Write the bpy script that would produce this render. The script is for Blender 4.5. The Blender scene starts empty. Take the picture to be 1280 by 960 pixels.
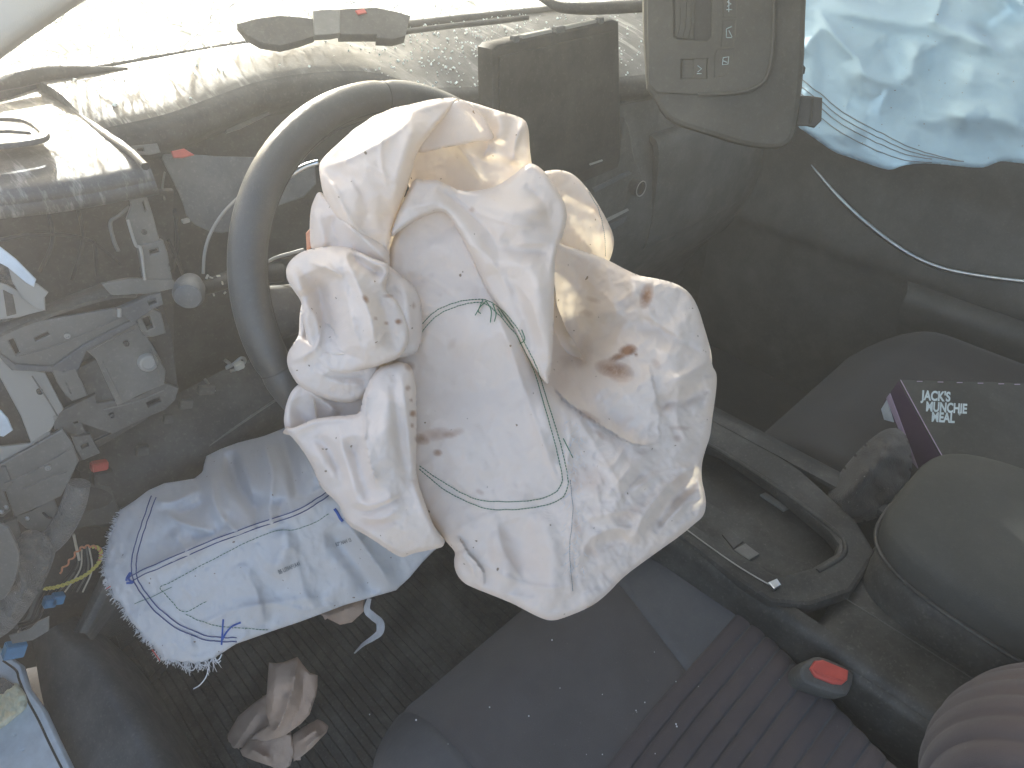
import bpy, bmesh, math, random
import numpy as np
from mathutils import Vector, Matrix
random.seed(4); np.random.seed(4)
S = bpy.context.scene
R = math.radians
# ------------------------------------------------------------------ camera
W0, H0, F = 1280, 960, 850.0
TH, PH = R(44), R(37.2)
fw = np.array([math.sin(TH)*math.cos(PH), math.cos(TH)*math.cos(PH), -math.sin(PH)])
rt = np.array([math.cos(TH), -math.sin(TH), 0.0])
up = np.cross(rt, fw)
CAM = np.array([-.75, 0.0, 1.04])
cd = bpy.data.cameras.new('camera'); cam = bpy.data.objects.new('camera', cd); S.collection.objects.link(cam)
m = Matrix(((rt[0], up[0], -fw[0]), (rt[1], up[1], -fw[1]), (rt[2], up[2], -fw[2]))).to_4x4()
m.translation = Vector(CAM); cam.matrix_world = m
cd.sensor_width = 36; cd.lens = F/W0*36; cd.clip_start = .02; cd.clip_end = 400
S.camera = cam
# ------------------------------------------------------------------ sky, sun, exposure
SUN_EL, SUN_AZ = R(20), R(16)          # azimuth from the car's forward (+y) towards +x
world = bpy.data.worlds.new('World'); S.world = world; world.use_nodes = True
wn = world.node_tree; bg = wn.nodes['Background']
sky = wn.nodes.new('ShaderNodeTexSky'); sky.sky_type = 'NISHITA'; sky.sun_disc = False
sky.sun_elevation = SUN_EL; sky.sun_rotation = SUN_AZ; sky.air_density = 1.0; sky.dust_density = 5.0
wn.links.new(sky.outputs[0], bg.inputs[0]); bg.inputs[1].default_value = .135
sd_ = bpy.data.lights.new('sun', 'SUN'); sd_.energy = 3.6; sd_.angle = R(.6); sd_.color = (1, .95, .905)
so = bpy.data.objects.new('sun', sd_); S.collection.objects.link(so)
sv = Vector((math.sin(SUN_AZ)*math.cos(SUN_EL), math.cos(SUN_AZ)*math.cos(SUN_EL), math.sin(SUN_EL)))
so.rotation_euler = sv.to_track_quat('Z', 'Y').to_euler(); so.location = sv*20
S.view_settings.view_transform = 'Standard'; S.view_settings.look = 'None'
S.view_settings.exposure = 2.4; S.view_settings.gamma = 1
try: S.view_settings.use_curve_mapping = False
except Exception: pass
S.cycles.use_denoising = True; S.cycles.max_bounces = 10; S.cycles.diffuse_bounces = 4
S.cycles.transparent_max_bounces = 12; S.cycles.caustics_reflective = False; S.cycles.caustics_refractive = False
S.cycles.sample_clamp_indirect = 6

# ------------------------------------------------------------------ geometry of the place: pixel rays meet real surfaces
def ray(px, py):
    return (fw*F + rt*(px-640.0) + up*(480.0-py))/F
def D(px, py, d): return CAM + ray(px, py)*d
def PZ(px, py, z): r = ray(px, py); return CAM + r*((z-CAM[2])/r[2])
def PX(px, py, x): r = ray(px, py); return CAM + r*((x-CAM[0])/r[0])
def PY(px, py, y): r = ray(px, py); return CAM + r*((y-CAM[1])/r[1])
def PP(px, py, pl):
    p0, n = pl; r = ray(px, py); return CAM + r*(np.dot(p0-CAM, n)/np.dot(r, n))
def rayv(X, Y):
    X = np.asarray(X, float); Y = np.asarray(Y, float)
    return (fw*F + rt*(X-640.0)[..., None] + up*(480.0-Y)[..., None])/F
def Dv(X, Y, d): return CAM + rayv(X, Y)*np.asarray(d)[..., None]

# ------------------------------------------------------------------ materials
def nt(name):
    m = bpy.data.materials.new(name); m.use_nodes = True
    t = m.node_tree; b = t.nodes['Principled BSDF']; return m, t, b
def N(t, k, **kw):
    n = t.nodes.new(k)
    for a, v in kw.items():
        if a in n.inputs: n.inputs[a].default_value = v
        else: setattr(n, a, v)
    return n
def coord(t): return t.nodes.new('ShaderNodeTexCoord').outputs['Object']
def noise(t, sc, det=4, rough=.55, vec=None):
    n = N(t, 'ShaderNodeTexNoise'); n.inputs['Scale'].default_value = sc; n.inputs['Detail'].default_value = det
    n.inputs['Roughness'].default_value = rough; t.links.new(vec or coord(t), n.inputs['Vector']); return n.outputs['Fac']
def ramp(t, f, a, b, ca=(0, 0, 0, 1), cb=(1, 1, 1, 1)):
    r = t.nodes.new('ShaderNodeValToRGB'); t.links.new(f, r.inputs[0])
    r.color_ramp.elements[0].position = a; r.color_ramp.elements[1].position = b
    r.color_ramp.elements[0].color = ca; r.color_ramp.elements[1].color = cb; return r.outputs[0]
def mix(t, fac, a, b):
    n = t.nodes.new('ShaderNodeMixRGB')
    if isinstance(fac, float): n.inputs[0].default_value = fac
    else: t.links.new(fac, n.inputs[0])
    for i, v in ((1, a), (2, b)):
        if isinstance(v, tuple): n.inputs[i].default_value = v if len(v) == 4 else v+(1,)
        else: t.links.new(v, n.inputs[i])
    return n.outputs[0]
def bump(t, h, s, dist=.001, nrm=None):
    b = t.nodes.new('ShaderNodeBump'); b.inputs['Strength'].default_value = s; b.inputs['Distance'].default_value = dist
    t.links.new(h, b.inputs['Height'])
    if nrm is not None: t.links.new(nrm, b.inputs['Normal'])
    return b.outputs[0]
def plastic(name, c, rough=.5, grain=.5, dust=.35, dustc=(.36, .35, .32), spec=.4, gscale=900, sun_streak=False):
    m, t, b = nt(name)
    co = coord(t)
    d1 = ramp(t, noise(t, 14, 6, .7, co), .42, .75)
    d2 = ramp(t, noise(t, 260, 3, .6, co), .56, .74)
    mm = t.nodes.new('ShaderNodeMath'); mm.operation = 'MULTIPLY'; t.links.new(d1, mm.inputs[0]); mm.inputs[1].default_value = dust*.35
    m2 = t.nodes.new('ShaderNodeMath'); m2.operation = 'MULTIPLY_ADD'; t.links.new(d2, m2.inputs[0]); m2.inputs[1].default_value = dust*.22; t.links.new(mm.outputs[0], m2.inputs[2])
    cc_ = mix(t, m2.outputs[0], c, dustc)
    if sun_streak:      # pale streaks painted in for sun dapple and glare on the pad
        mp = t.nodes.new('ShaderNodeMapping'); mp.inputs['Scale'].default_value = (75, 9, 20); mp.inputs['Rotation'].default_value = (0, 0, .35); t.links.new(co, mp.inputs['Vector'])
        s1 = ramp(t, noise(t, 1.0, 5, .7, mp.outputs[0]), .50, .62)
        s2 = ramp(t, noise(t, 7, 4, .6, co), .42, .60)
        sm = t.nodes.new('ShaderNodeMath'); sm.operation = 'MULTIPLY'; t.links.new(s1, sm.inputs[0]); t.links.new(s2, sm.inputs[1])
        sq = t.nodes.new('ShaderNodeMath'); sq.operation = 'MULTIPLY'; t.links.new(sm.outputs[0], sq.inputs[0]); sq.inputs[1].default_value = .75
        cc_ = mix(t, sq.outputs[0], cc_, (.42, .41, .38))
    t.links.new(cc_, b.inputs['Base Color'])
    rr = ramp(t, noise(t, 30, 4, .6, co), .3, .8, (rough-.08,)*3+(1,), (min(1, rough+.16),)*3+(1,))
    t.links.new(rr, b.inputs['Roughness']); b.inputs['Specular IOR Level'].default_value = spec
    if grain: t.links.new(bump(t, noise(t, gscale, 2, .5, co), grain*.35, .0008), b.inputs['Normal'])
    return m
def cloth(name, c, c2=None, sc=1400, s=.5, rough=.9, dust=.15, sheen=.2):
    m, t, b = nt(name); co = coord(t)
    n1 = ramp(t, noise(t, 22, 5, .6, co), .35, .7)
    w = N(t, 'ShaderNodeTexVoronoi'); w.inputs['Scale'].default_value = sc; t.links.new(co, w.inputs['Vector'])
    col = mix(t, n1, c, c2 or tuple(x*1.25 for x in c))
    sp = ramp(t, noise(t, 420, 2, .5, co), .70, .76)
    q = t.nodes.new('ShaderNodeMath'); q.operation = 'MULTIPLY'; t.links.new(sp, q.inputs[0]); q.inputs[1].default_value = dust
    t.links.new(mix(t, q.outputs[0], col, (.5, .48, .45)), b.inputs['Base Color'])
    b.inputs['Roughness'].default_value = rough; b.inputs['Sheen Weight'].default_value = sheen
    b.inputs['Specular IOR Level'].default_value = .2
    t.links.new(bump(t, w.outputs['Distance'], s, .0008), b.inputs['Normal']); return m
def flat(name, c, rough=.5, metal=0.0, spec=.5):
    m, t, b = nt(name); co = coord(t)
    t.links.new(mix(t, ramp(t, noise(t, 60, 4, .6, co), .3, .8), tuple(x*.85 for x in c), tuple(min(1, x*1.12) for x in c)), b.inputs['Base Color'])
    b.inputs['Roughness'].default_value = rough; b.inputs['Metallic'].default_value = metal; b.inputs['Specular IOR Level'].default_value = spec
    return m
def fabric(name, c, tr_c, tr=.28, wr=.5, wsc=28, stains=True):
    """thin woven nylon: diffuse + translucent, weave and fine crumple relief, stain mask from the mesh"""
    m = bpy.data.materials.new(name); m.use_nodes = True; t = m.node_tree
    for n in list(t.nodes): t.nodes.remove(n)
    out = t.nodes.new('ShaderNodeOutputMaterial'); co = coord(t)
    base = mix(t, ramp(t, noise(t, 16, 5, .65, co), .35, .72), c, tuple(x*.93 for x in c))
    grime = ramp(t, noise(t, 55, 7, .75, co), .60, .78)
    gq = t.nodes.new('ShaderNodeMath'); gq.operation = 'MULTIPLY'; t.links.new(grime, gq.inputs[0]); gq.inputs[1].default_value = .22
    base = mix(t, gq.outputs[0], base, (.42, .36, .30))
    sp = ramp(t, noise(t, 190, 1, .5, co), .772, .790)
    base = mix(t, sp, base, (.20, .14, .10))
    if stains:
        at = t.nodes.new('ShaderNodeAttribute'); at.attribute_name = 'stain'
        sm = t.nodes.new('ShaderNodeMath'); sm.operation = 'MULTIPLY'; t.links.new(at.outputs['Fac'], sm.inputs[0])
        t.links.new(ramp(t, noise(t, 240, 4, .7, co), .34, .54, (.75,)*3+(1,), (1,)*4), sm.inputs[1])
        base = mix(t, sm.outputs[0], base, (.30, .15, .095))
    w1 = t.nodes.new('ShaderNodeTexWave'); w1.inputs['Scale'].default_value = 420; w1.inputs['Distortion'].default_value = .4; t.links.new(co, w1.inputs['Vector'])
    w2 = t.nodes.new('ShaderNodeTexWave'); w2.bands_direction = 'Z'; w2.inputs['Scale'].default_value = 420; w2.inputs['Distortion'].default_value = .4; t.links.new(co, w2.inputs['Vector'])
    ws = t.nodes.new('ShaderNodeMath'); ws.operation = 'ADD'; t.links.new(w1.outputs['Fac'], ws.inputs[0]); t.links.new(w2.outputs['Fac'], ws.inputs[1])
    # crumple: ridged noise
    nn = N(t, 'ShaderNodeTexNoise'); nn.inputs['Scale'].default_value = wsc; nn.inputs['Detail'].default_value = 5; nn.inputs['Distortion'].default_value = .6
    t.links.new(co, nn.inputs['Vector'])
    a1 = t.nodes.new('ShaderNodeMath'); a1.operation = 'SUBTRACT'; t.links.new(nn.outputs['Fac'], a1.inputs[0]); a1.inputs[1].default_value = .5
    a2 = t.nodes.new('ShaderNodeMath'); a2.operation = 'ABSOLUTE'; t.links.new(a1.outputs[0], a2.inputs[0])
    b1 = bump(t, a2.outputs[0], wr, .012)
    b2 = bump(t, ws.outputs[0], .22, .0004, b1)
    pb = t.nodes.new('ShaderNodeBsdfPrincipled'); t.links.new(base, pb.inputs['Base Color']); pb.inputs['Roughness'].default_value = .72
    pb.inputs['Specular IOR Level'].default_value = .12; pb.inputs['Sheen Weight'].default_value = .1; t.links.new(b2, pb.inputs['Normal'])
    tb = t.nodes.new('ShaderNodeBsdfTranslucent'); t.links.new(mix(t, .75, base, tr_c), tb.inputs['Color']); t.links.new(b2, tb.inputs['Normal'])
    ms = t.nodes.new('ShaderNodeMixShader'); ms.inputs[0].default_value = tr
    t.links.new(pb.outputs[0], ms.inputs[1]); t.links.new(tb.outputs[0], ms.inputs[2]); t.links.new(ms.outputs[0], out.inputs[0])
    return m
M = {}
M['dash'] = plastic('dash_plastic', (.060, .062, .060), .42, .9, .9)
M['dash_top'] = plastic('dusty_sunlit_dash_top', (.040, .041, .040), .50, .9, .7, spec=.45, sun_streak=True)
M['console_black'] = plastic('console_plastic', (.022, .022, .021), .55, .8, .6)
M['seat_dark'] = cloth('dark_seat_cloth', (.028, .028, .029), (.036, .036, .037), 1500, .6)
M['dash_low'] = plastic('lower_dash_plastic', (.070, .070, .066), .62, .8, .7)
M['dark'] = plastic('dark_plastic', (.036, .036, .035), .6, .5, .6)
M['black'] = plastic('black_plastic', (.022, .022, .022), .45, .4, .5)
M['frame'] = plastic('grey_frame_plastic', (.125, .125, .118), .34, .3, .8)
M['frame2'] = plastic('pale_grey_frame_plastic', (.31, .305, .285), .36, .3, .8)
M['bluegrey'] = plastic('blue_grey_plastic', (.078, .086, .094), .48, .3, .9)
M['leather'] = plastic('wheel_leather', (.040, .042, .042), .36, 1.2, .25, spec=.55, gscale=1500)
M['screen'] = plastic('screen_plastic', (.020, .020, .020), .6, .25, .35, spec=.2)
M['console'] = plastic('overhead_plastic', (.068, .064, .052), .55, .9, .35)
M['console_dark'] = plastic('overhead_recess', (.07, .066, .057), .5, .5, .3)
M['pillar'] = plastic('pillar_trim', (.36, .35, .31), .7, .6, .3)
M['door'] = plastic('door_plastic', (.074, .073, .070), .55, .8, .5)
M['chrome'] = flat('satin_chrome', (.62, .66, .70), .28, 1.0)
M['steel'] = flat('bracket_steel', (.42, .42, .40), .38, .9)
M['seat'] = cloth('seat_cloth', (.082, .076, .075), (.098, .091, .090), 1500, .6)
M['armrest'] = plastic('armrest_vinyl', (.048, .050, .048), .9, 1.0, .15, spec=.2)
M['seat_vinyl'] = plastic('seat_vinyl', (.080, .084, .092), .65, 1.0, .3)
M['rib'] = cloth('ribbed_cloth', (.074, .060, .060), (.090, .073, .073), 1500, .6)
M['bonnet'] = flat('bonnet_paint', (.17, .19, .19), .85, spec=.15)
M['carpet'] = cloth('carpet', (.040, .038, .036), (.055, .052, .048), 500, 1.0, dust=.6)
M['felt'] = cloth('felt', (.13, .125, .115), (.19, .18, .165), 420, 1.4, dust=.9)
M['mat'] = plastic('rubber_mat', (.038, .036, .033), .7, .6, .9)
M['red'] = flat('red_plastic', (.52, .085, .065), .42)
M['paint'] = flat('white_paint', (.62, .70, .77), .3)
M['foam'] = cloth('yellow_foam', (.66, .66, .48), (.80, .79, .62), 300, 1.0, dust=.3)
M['paper'] = cloth('brown_paper', (.46, .33, .25), (.55, .41, .32), 700, .3, dust=.2, sheen=0)
M['ivory'] = flat('ivory_plastic', (.55, .52, .44), .5)
M['yellow_wire'] = flat('yellow_wire', (.62, .55, .14), .45)
M['orange_wire'] = flat('orange_wire', (.60, .26, .14), .45)
M['blue'] = flat('blue_plastic', (.05, .22, .42), .45)
M['green_thread'] = flat('green_thread', (.020, .14, .065), .9)
M['blue_thread'] = flat('blue_thread', (.045, .065, .20), .9)
M['grey_thread'] = flat('grey_thread', (.20, .22, .24), .9)
M['marker'] = flat('blue_marker', (.03, .09, .36), .7)
M['thread'] = flat('loose_white_thread', (.70, .71, .73), .8)
M['card_black'] = plastic('black_card', (.030, .030, .024), .5, .1, .3)
M['card_purple'] = plastic('purple_card', (.070, .035, .085), .5, .1, .2)
M['card_edge'] = flat('card_edge', (.45, .36, .50), .7)
M['print'] = flat('white_print', (.50, .60, .62), .6)
M['glassbit'] = None
m, t, b = nt('glass_shards'); b.inputs['Base Color'].default_value = (.85, .92, .9, 1); b.inputs['Roughness'].default_value = .08; b.inputs['Specular IOR Level'].default_value = .9; M['glassbit'] = m
M['bag'] = fabric('airbag_nylon', (.775, .69, .635), (1, .84, .55), .25, .10, 18)
M['kneebag'] = fabric('knee_airbag_nylon', (.67, .66, .665), (.85, .85, .9), .18, .14, 30, False)
M['curtain'] = fabric('curtain_airbag_nylon', (.40, .58, .70), (.34, .56, .74), .10, .03, 14, False)  # blue of the sky behind put into the nylon's own colour
M['earth'] = plastic('ground', (.34, .31, .26), .95, .5, .6, gscale=60)
M['headliner'] = cloth('headliner_cloth', (.42, .40, .36), (.46, .44, .4), 900, .3)
# cracked, dusty laminated glass
def glass_mat():
    m = bpy.data.materials.new('cracked_glass'); m.use_nodes = True; t = m.node_tree
    for n in list(t.nodes): t.nodes.remove(n)
    out = t.nodes.new('ShaderNodeOutputMaterial'); co = coord(t)
    v = N(t, 'ShaderNodeTexVoronoi'); v.feature = 'DISTANCE_TO_EDGE'; v.inputs['Scale'].default_value = 34; t.links.new(co, v.inputs['Vector'])
    v2 = N(t, 'ShaderNodeTexVoronoi'); v2.feature = 'DISTANCE_TO_EDGE'; v2.inputs['Scale'].default_value = 95; t.links.new(co, v2.inputs['Vector'])
    e1 = ramp(t, v.outputs['Distance'], .0, .035, (1,)*4, (0, 0, 0, 1)); e2 = ramp(t, v2.outputs['Distance'], .0, .05, (1,)*4, (0, 0, 0, 1))
    patch_ = ramp(t, noise(t, 5, 3, .6, co), .48, .60)
    q = t.nodes.new('ShaderNodeMath'); q.operation = 'MULTIPLY'; t.links.new(e2, q.inputs[0]); t.links.new(patch_, q.inputs[1])
    mx = t.nodes.new('ShaderNodeMath'); mx.operation = 'MAXIMUM'; t.links.new(q.outputs[0], mx.inputs[0]); t.links.new(e1, mx.inputs[1])
    dust = ramp(t, noise(t, 40, 6, .75, co), .38, .78, (.05,)*3+(1,), (.50,)*3+(1,))
    tot = t.nodes.new('ShaderNodeMath'); tot.operation = 'MAXIMUM'; t.links.new(dust, tot.inputs[0]); t.links.new(mx.outputs[0], tot.inputs[1])
    k = t.nodes.new('ShaderNodeMath'); k.operation = 'MULTIPLY'; t.links.new(tot.outputs[0], k.inputs[0]); k.inputs[1].default_value = .8
    tr = t.nodes.new('ShaderNodeBsdfTransparent'); tr.inputs[0].default_value = (.90, .92, .90, 1)
    df = t.nodes.new('ShaderNodeBsdfDiffuse'); df.inputs[0].default_value = (.75, .77, .74, 1)
    tl = t.nodes.new('ShaderNodeBsdfTranslucent'); tl.inputs[0].default_value = (.92, .93, .88, 1)
    gl = t.nodes.new('ShaderNodeBsdfGlossy'); gl.inputs['Roughness'].default_value = .12
    a = t.nodes.new('ShaderNodeMixShader'); a.inputs[0].default_value = .72; t.links.new(df.outputs[0], a.inputs[1]); t.links.new(tl.outputs[0], a.inputs[2])
    c = t.nodes.new('ShaderNodeMixShader'); c.inputs[0].default_value = .08; t.links.new(tr.outputs[0], c.inputs[1]); t.links.new(gl.outputs[0], c.inputs[2])
    d = t.nodes.new('ShaderNodeMixShader'); t.links.new(k.outputs[0], d.inputs[0]); t.links.new(c.outputs[0], d.inputs[1]); t.links.new(a.outputs[0], d.inputs[2])
    ck = t.nodes.new('ShaderNodeBsdfDiffuse'); ck.inputs[0].default_value = (.20, .27, .23, 1)
    ckf = t.nodes.new('ShaderNodeMath'); ckf.operation = 'MULTIPLY'; t.links.new(mx.outputs[0], ckf.inputs[0]); ckf.inputs[1].default_value = .95
    e_ = t.nodes.new('ShaderNodeMixShader'); t.links.new(ckf.outputs[0], e_.inputs[0]); t.links.new(d.outputs[0], e_.inputs[1]); t.links.new(ck.outputs[0], e_.inputs[2])
    t.links.new(e_.outputs[0], out.inputs[0]); return m
M['glass'] = glass_mat()

# ------------------------------------------------------------------ object helpers
def thing(name, label, cat, loc=(0, 0, 0), group=None):
    o = bpy.data.objects.new(name, None); S.collection.objects.link(o); o.location = Vector([float(v) for v in loc])
    o.empty_display_size = .05; o['label'] = label; o['category'] = cat
    if group: o['group'] = group
    return o
def rootloc(p):
    v = Vector((0, 0, 0))
    while p is not None: v += p.location; p = p.parent
    return v
def mk(name, verts, faces, mat, parent=None, smooth=True, label=None, cat=None, kind=None, group=None, attr=None, sharp=None):
    V = np.asarray(verts, float)
    org = rootloc(parent) if parent else Vector((float(V[:, 0].mean()), float(V[:, 1].mean()), float(V[:, 2].min())))
    me = bpy.data.meshes.new(name); me.from_pydata((V-np.array(org)).tolist(), [], [tuple(int(i) for i in f) for f in faces]); me.update()
    o = bpy.data.objects.new(name, me); S.collection.objects.link(o)
    if parent: o.parent = parent
    else: o.location = org
    if mat is not None: me.materials.append(mat)
    if smooth:
        me.polygons.foreach_set('use_smooth', [True]*len(me.polygons))
        if sharp: me.set_sharp_from_angle(angle=R(sharp))
    if attr is not None:
        a = me.attributes.new('stain', 'FLOAT', 'POINT'); a.data.foreach_set('value', np.asarray(attr, float))
    if label: o['label'] = label
    if cat: o['category'] = cat
    if kind: o['kind'] = kind
    if group: o['group'] = group
    return o
def from_bm(name, bm, mat, parent=None, smooth=True, sharp=35, **k):
    bm.verts.ensure_lookup_table(); bm.verts.index_update()
    v = [tuple(x.co) for x in bm.verts]; f = [[x.index for x in q.verts] for q in bm.faces]; bm.free()
    return mk(name, v, f, mat, parent, smooth, sharp=sharp, **k)
def cr(P, n, closed=False):
    """Catmull-Rom through points"""
    P = np.asarray(P, float)
    if len(P) == 2 and not closed: return P[0]+(P[1]-P[0])*np.linspace(0, 1, n+1)[:, None]
    Q = np.vstack([P[-1:], P, P[:2]]) if closed else np.vstack([2*P[0]-P[1], P, 2*P[-1]-P[-2]])
    out = []; k = len(P) if closed else len(P)-1
    for i in range(k):
        a, b, c, d = Q[i:i+4]
        for s in np.linspace(0, 1, n, endpoint=False):
            out.append(.5*((2*b)+(c-a)*s+(2*a-5*b+4*c-d)*s*s+(3*b-a-3*c+d)*s**3))
    if not closed: out.append(P[-1])
    return np.array(out)
def sheet(name, rows, mat, parent=None, nu=6, nv=6, th=.004, flip=False, **k):
    """smooth surface through a control net, given thickness"""
    G = np.array([cr(r, nu) for r in rows]); G = np.array([cr(G[:, j], nv) for j in range(G.shape[1])]).transpose(1, 0, 2)
    return netmesh(name, G, mat, parent, th, flip, **k)
def netmesh(name, G, mat, parent=None, th=.004, flip=False, sharp=50, **k):
    a, b, _ = G.shape
    du = np.gradient(G, axis=1); dv = np.gradient(G, axis=0); n = np.cross(du, dv); n /= (np.linalg.norm(n, axis=2, keepdims=True)+1e-12)
    if flip: n = -n
    B = G-n*th
    V = np.vstack([G.reshape(-1, 3), B.reshape(-1, 3)]); o = a*b
    Fc = []
    for i in range(a-1):
        for j in range(b-1):
            p = i*b+j; q = (p, p+1, p+b+1, p+b)
            Fc.append(q if not flip else q[::-1]); w = tuple(x+o for x in q[::-1]); Fc.append(w if not flip else w[::-1])
    bd = [j for j in range(b)]+[i*b+b-1 for i in range(1, a)]+[(a-1)*b+j for j in range(b-2, -1, -1)]+[i*b for i in range(a-2, 0, -1)]
    for i in range(len(bd)):
        x, y = bd[i], bd[(i+1) % len(bd)]; q = (y, x, x+o, y+o); Fc.append(q if not flip else q[::-1])
    return mk(name, V, Fc, mat, parent, True, sharp=sharp, **k)
def frame(pl):
    p0, n = pl; n = n/np.linalg.norm(n); u = np.cross(up, n); u /= np.linalg.norm(u); v = np.cross(n, u); return p0, u, v, n
def curve2mesh(loops, ext, bev, res=1):
    cu = bpy.data.curves.new('tmp', 'CURVE'); cu.dimensions = '2D'; cu.fill_mode = 'BOTH'; cu.extrude = ext; cu.bevel_depth = bev; cu.bevel_resolution = res
    for L in loops:
        s = cu.splines.new('POLY'); s.points.add(len(L)-1); s.use_cyclic_u = True
        for i, (x, y) in enumerate(L): s.points[i].co = (x, y, 0, 1)
    o = bpy.data.objects.new('tmp', cu); S.collection.objects.link(o)
    me = bpy.data.meshes.new_from_object(o.evaluated_get(bpy.context.evaluated_depsgraph_get()))
    v = np.empty(len(me.vertices)*3); me.vertices.foreach_get('co', v); f = [tuple(p.vertices) for p in me.polygons]
    bpy.data.objects.remove(o); bpy.data.meshes.remove(me); bpy.data.curves.remove(cu)
    return v.reshape(-1, 3), f
def slab(name, px, pl, th, mat, parent=None, holes=(), bev=.0012, lift=0.0, rnd=0, **k):
    """flat piece with thickness lying on a plane; outline given as seen, met with that plane"""
    p0, u, v, n = frame(pl); p0 = p0+n*lift
    def loc(L):
        P = np.array([PP(x, y, (p0, n)) for x, y in L]); Q = np.stack([(P-p0)@u, (P-p0)@v], 1)
        return Q
    loops = []
    for i, L in enumerate([px]+list(holes)):
        Q = loc(L)
        if rnd: Q = chaikin(Q, rnd)
        loops.append(Q)
    bev = min(bev, th*.45)
    co, f = curve2mesh(loops, th/2-bev, bev)
    Wd = p0+co[:, :1]*u+co[:, 1:2]*v+(co[:, 2:3]-th/2)*n
    return mk(name, Wd, f, mat, parent, True, sharp=30, **k)
def chaikin(Q, n):
    for _ in range(n):
        A = np.roll(Q, -1, 0); Q = np.stack([Q*.75+A*.25, Q*.25+A*.75], 1).reshape(-1, 2)
    return Q
def tube(name, P, r, mat, parent=None, seg=8, n=5, closed=False, cap=True, flatk=None, **k):
    v, f = tubegeo(P, r, seg, n, closed, flatk); return mk(name, v, f, mat, parent, True, sharp=60, **k)
def tubegeo(P, r, seg=8, n=5, closed=False, flatk=None):
    P = cr(P, n, closed) if n > 1 else np.asarray(P, float); m_ = len(P)
    rr = np.interp(np.linspace(0, 1, m_), np.linspace(0, 1, len(r)), r) if hasattr(r, '__len__') else np.full(m_, r)
    T = (np.roll(P, -1, 0)-np.roll(P, 1, 0)) if closed else np.gradient(P, axis=0)
    T /= np.linalg.norm(T, axis=1, keepdims=True)+1e-12
    a = np.array([0, 0, 1.]) if abs(T[0][2]) < .9 else np.array([1., 0, 0]); nn = np.cross(T[0], a); nn /= np.linalg.norm(nn)
    V = []
    for i in range(m_):
        nn = nn-T[i]*np.dot(nn, T[i]); nn /= np.linalg.norm(nn)+1e-12; bb = np.cross(T[i], nn)
        for s in range(seg):
            an = 2*math.pi*s/seg; V.append(P[i]+rr[i]*(math.cos(an)*nn+math.sin(an)*bb))
    Fc = []
    for i in range(m_ if closed else m_-1):
        j = (i+1) % m_
        for s in range(seg):
            q = (s+1) % seg; Fc.append((i*seg+s, i*seg+q, j*seg+q, j*seg+s))
    if not closed: Fc.append(tuple(range(seg))[::-1]); Fc.append(tuple((m_-1)*seg+s for s in range(seg)))
    return V, Fc
class Geo:
    def __init__(s): s.v = []; s.f = []
    def add(s, v, f):
        o = len(s.v); s.v += [tuple(x) for x in v]; s.f += [tuple(i+o for i in q) for q in f]
    def mk(s, name, mat, parent=None, smooth=True, **k): return mk(name, s.v, s.f, mat, parent, smooth, **k)
def lathe(name, c, ax, prof, mat, parent=None, seg=32, **k):
    """prof: list of (radius, height along axis)"""
    ax = np.asarray(ax, float); ax /= np.linalg.norm(ax); a = np.array([0, 0, 1.]) if abs(ax[2]) < .9 else np.array([1., 0, 0])
    u = np.cross(ax, a); u /= np.linalg.norm(u); v = np.cross(ax, u); V = []; Fc = []
    for r_, h in prof:
        for s in range(seg):
            q = 2*math.pi*s/seg; V.append(np.asarray(c)+ax*h+r_*(math.cos(q)*u+math.sin(q)*v))
    for i in range(len(prof)-1):
        for s in range(seg):
            q = (s+1) % seg; Fc.append((i*seg+s, i*seg+q, (i+1)*seg+q, (i+1)*seg+s))
    Fc.append(tuple(range(seg))[::-1]); Fc.append(tuple((len(prof)-1)*seg+s for s in range(seg)))
    return mk(name, V, Fc, mat, parent, True, sharp=40, **k)
def box(name, c, half, mat, parent=None, rot=None, bev=.003, **k):
    bm = bmesh.new(); bmesh.ops.create_cube(bm, size=2)
    for v in bm.verts: v.co = Vector((v.co[0]*half[0], v.co[1]*half[1], v.co[2]*half[2]))
    if bev: bmesh.ops.bevel(bm, geom=bm.edges[:], offset=bev, segments=2, affect='EDGES')
    Mx = Matrix.Translation(Vector([float(q) for q in c])) @ (rot.to_4x4() if rot else Matrix.Identity(4)); bm.transform(Mx)
    return from_bm(name, bm, mat, parent, **k)

def superbox(name, c, half, mat, parent=None, e=5.0, seg=48, ring=28, rot=None, **k):
    sp = lambda v, p: math.copysign(abs(v)**p, v)
    V = []; Fc = []; p = 2/e
    for i in range(ring+1):
        a = -math.pi/2+math.pi*i/ring
        for j in range(seg):
            q = 2*math.pi*j/seg; w = np.array([sp(math.cos(a), p)*sp(math.cos(q), p)*half[0], sp(math.cos(a), p)*sp(math.sin(q), p)*half[1], sp(math.sin(a), p)*half[2]])
            if rot is not None: w = np.array(rot @ Vector(w))
            V.append(w+np.asarray(c))
    for i in range(ring):
        for j in range(seg):
            q = (j+1) % seg; Fc.append((i*seg+j, i*seg+q, (i+1)*seg+q, (i+1)*seg+j))
    return mk(name, V, Fc, mat, parent, True, **k)

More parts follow.
